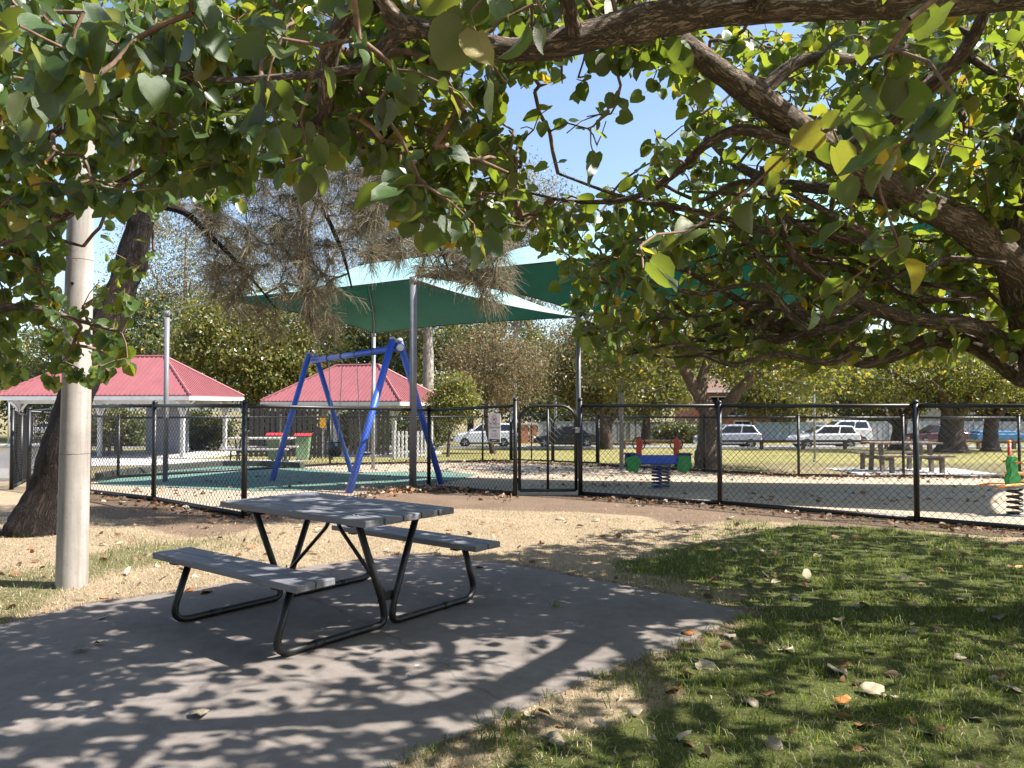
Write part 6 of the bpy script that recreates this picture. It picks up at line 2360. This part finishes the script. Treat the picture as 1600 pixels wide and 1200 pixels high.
def litter():
    r = np.random.default_rng(61)
    pts = []
    # drift against the fence and under the sails, thin elsewhere
    def add(n, f):
        k = 0
        g_ = 0
        while k < n and g_ < n * 40:
            g_ += 1
            q = f()
            if q is None:
                continue
            pts.append(q)
            k += 1
    fl = [Vector((p.x, p.y)) for p in FRONT_L[3:]]
    fr_ = [Vector((p.x, p.y)) for p in FRONT_R]

    def along(lst, off, sg):
        i = r.integers(0, len(lst) - 1)
        q = lst[i].lerp(lst[i + 1], r.random())
        return (q.x + r.normal() * .1, q.y - abs(r.normal()) * off * sg, .003 + .02 * r.random())
    add(420, lambda: along(fl, .35, 1))
    add(420, lambda: along(fr_, .35, 1))
    add(160, lambda: along([Vector((p.x, p.y)) for p in FRONT_L[1:4]], .3, 1))
    c = G(655, 768)
    add(260, lambda: (c.x + r.normal() * .45, c.y - .1 + r.normal() * .22, .01 + .08 * r.random()))
    bl = [Vector((p.x, p.y)) for p in BACK_L[2:]] + [Vector((p.x, p.y)) for p in BACK_R]
    add(700, lambda: along(bl, .5, 1))
    add(900, lambda: (lambda q: (q[0], q[1] + .15, .01 + .1 * r.random() ** 2))(along(bl, .25, 1)))

    def sand():
        x, y = r.uniform(-7, 9), r.uniform(11, 21)
        if not inpoly(PLAY, np.array([x]), np.array([y]))[0] or r.random() > vnoise(np.array([x]), np.array([y]), .6, 9)[0] * 1.3 - .25:
            return None
        return (x, y, .006 + .01 * r.random())
    add(700, sand)

    def lawn_():
        x, y = r.uniform(-5, 6), r.uniform(2.2, 9.5)
        if sdf(SLAB, np.array([x]), np.array([y]))[0] > -.02 or sdf(PLAY, np.array([x]), np.array([y]))[0] > -.05:
            return None
        return (x, y, .004 + .02 * r.random())
    add(420, lawn_)
    base = np.array(pts)
    base[:, 2] += np.interp(base[:, 1], GY, GZ)
    n = len(base)
    d = rand_dirs(n, r, 0, .25)
    nn = rand_dirs(n, r, 1.4)
    leaf_stuff('leaf_litter', base, basis(d, nn), r.uniform(.03, .085, n), M['litter'], None, r, .85)


litter()

# fallen leaves one can pick out
DEAD = []
for k, mt in (('dead_pale', M['dead_pale']), ('dead_brown', M['dead_brown'])):
    for i in range(5):
        v = leaf_local(1, lr, .9)[0]
        v[:, 2] = v[:, 2] * .8 + .1 * np.sin(v[:, 0] * 9 + i) * np.abs(v[:, 0]) + .06 * np.sin(v[:, 1] * 8 + 2 * i)
        me = npmesh('fallen_leaf', v, tris=LTRI, smooth=True)
        me.materials.append(mt)
        DEAD.append(me)


SPECIAL = {(860, 1160): 'pale cupped fallen leaf on the lawn beside the near slab edge', (1092, 1042): 'large pale fallen leaf standing on edge close to the slab corner', (1140, 1000): 'pale flat fallen leaf beside the pointed slab corner',
           (1315, 1056): 'bright pale fallen leaf in a sunlit patch of the green lawn', (1055, 1084): 'large orange-brown fallen leaf at the edge of the slab', (1083, 994): 'small orange fallen leaf touching the pointed slab corner',
           (328, 928): 'orange-brown fallen leaf on the slab behind the bench end', (310, 1118): 'pale grey fallen leaf flat on the open shaded slab', (640, 770): 'large orange leaf in the litter heap under the thick sail post'}


def fallen(px, py, brown, size, k, place):
    q = G(px, py)
    on_slab = sdf(SLAB, np.array([q.x]), np.array([q.y]))[0] > 0
    o = bpy.data.objects.new('fallen_leaf', DEAD[(5 if brown else 0) + k % 5])
    COL.objects.link(o)
    rr = random.Random(k * 13 + 1)
    o.rotation_euler = (rr.uniform(-.35, .35), rr.uniform(-.35, .35), rr.uniform(0, 6.28))
    o.scale = (size,) * 3
    o.location = (q.x, q.y, q.z + (.022 if on_slab else .02))
    o.modifiers.new('t', 'SOLIDIFY').thickness = .012
    if on_slab:
        place = 'slab'
    col = 'orange-brown' if brown else 'pale beige'
    mid_ = 'large' if size > .1 else ('small' if size < .075 else 'curled')
    lab = {'lawn': 'curled %s fallen leaf lying on the green lawn', 'slab': 'curled %s fallen leaf lying on the concrete slab', 'dry': 'curled %s fallen leaf lying on the dry grass'}[place] % col
    lab = SPECIAL.get((px, py), lab.replace('curled', mid_, 1))
    if place == 'lawn' and py < 900 and (px, py) not in SPECIAL:
        lab = lab.replace('green lawn', 'lawn strip along the fence')
    tag(o, lab, 'leaf', 'fallen %s leaves on the %s' % (col, {'lawn': 'green lawn', 'slab': 'slab', 'dry': 'dry grass'}[place]))


FL = [(860, 1160, 0, .12), (1092, 1042, 0, .12), (1140, 1000, 0, .1), (1315, 1056, 0, .12), (1311, 972, 0, .09), (1347, 948, 0, .09), (1280, 860, 0, .1), (1168, 1098, 0, .08), (1060, 1160, 0, .07), (1375, 1090, 0, .11), (1400, 1095, 0, .08),
      (1505, 942, 0, .09), (1430, 992, 0, .08), (1582, 890, 0, .1), (1470, 868, 0, .08), (1240, 812, 0, .09), (1142, 812, 0, .1), (1108, 922, 0, .08), (1235, 1020, 0, .07), (1310, 1105, 1, .08), (1362, 1140, 1, .08), (1055, 1084, 1, .12), (1083, 994, 1, .1),
      (1341, 845, 1, .09), (1560, 968, 0, .09), (1440, 1150, 0, .07), (1200, 1165, 0, .07), (1245, 940, 0, .07), (985, 1120, 0, .06), (1575, 1080, 0, .08), (1490, 1030, 0, .07), (1530, 1130, 0, .07)]
for k, (px, py, br, sz_) in enumerate(FL):
    fallen(px, py, br, sz_, k, 'lawn')
for k, (px, py, br, sz_) in enumerate([(328, 928, 1, .11), (300, 924, 1, .08), (165, 968, 0, .07), (150, 1010, 0, .06), (118, 1022, 0, .09), (350, 955, 0, .07), (310, 1118, 0, .09), (975, 838, 0, .08), (700, 838, 1, .06), (495, 828, 1, .08), (640, 770, 1, .12), (620, 775, 0, .11),
                                      (870, 812, 0, .1), (935, 815, 0, .09), (280, 792, 0, .1), (325, 800, 1, .1), (195, 786, 0, .09), (60, 905, 0, .06), (1000, 905, 0, .06), (745, 890, 1, .08)]):
    fallen(px, py, br, sz_, k + 40, 'dry')

print('leaves', n_big, 'blades', n_blades, 'tris', sum(len(m.loops) - 2 * len(m.polygons) for m in bpy.data.meshes))
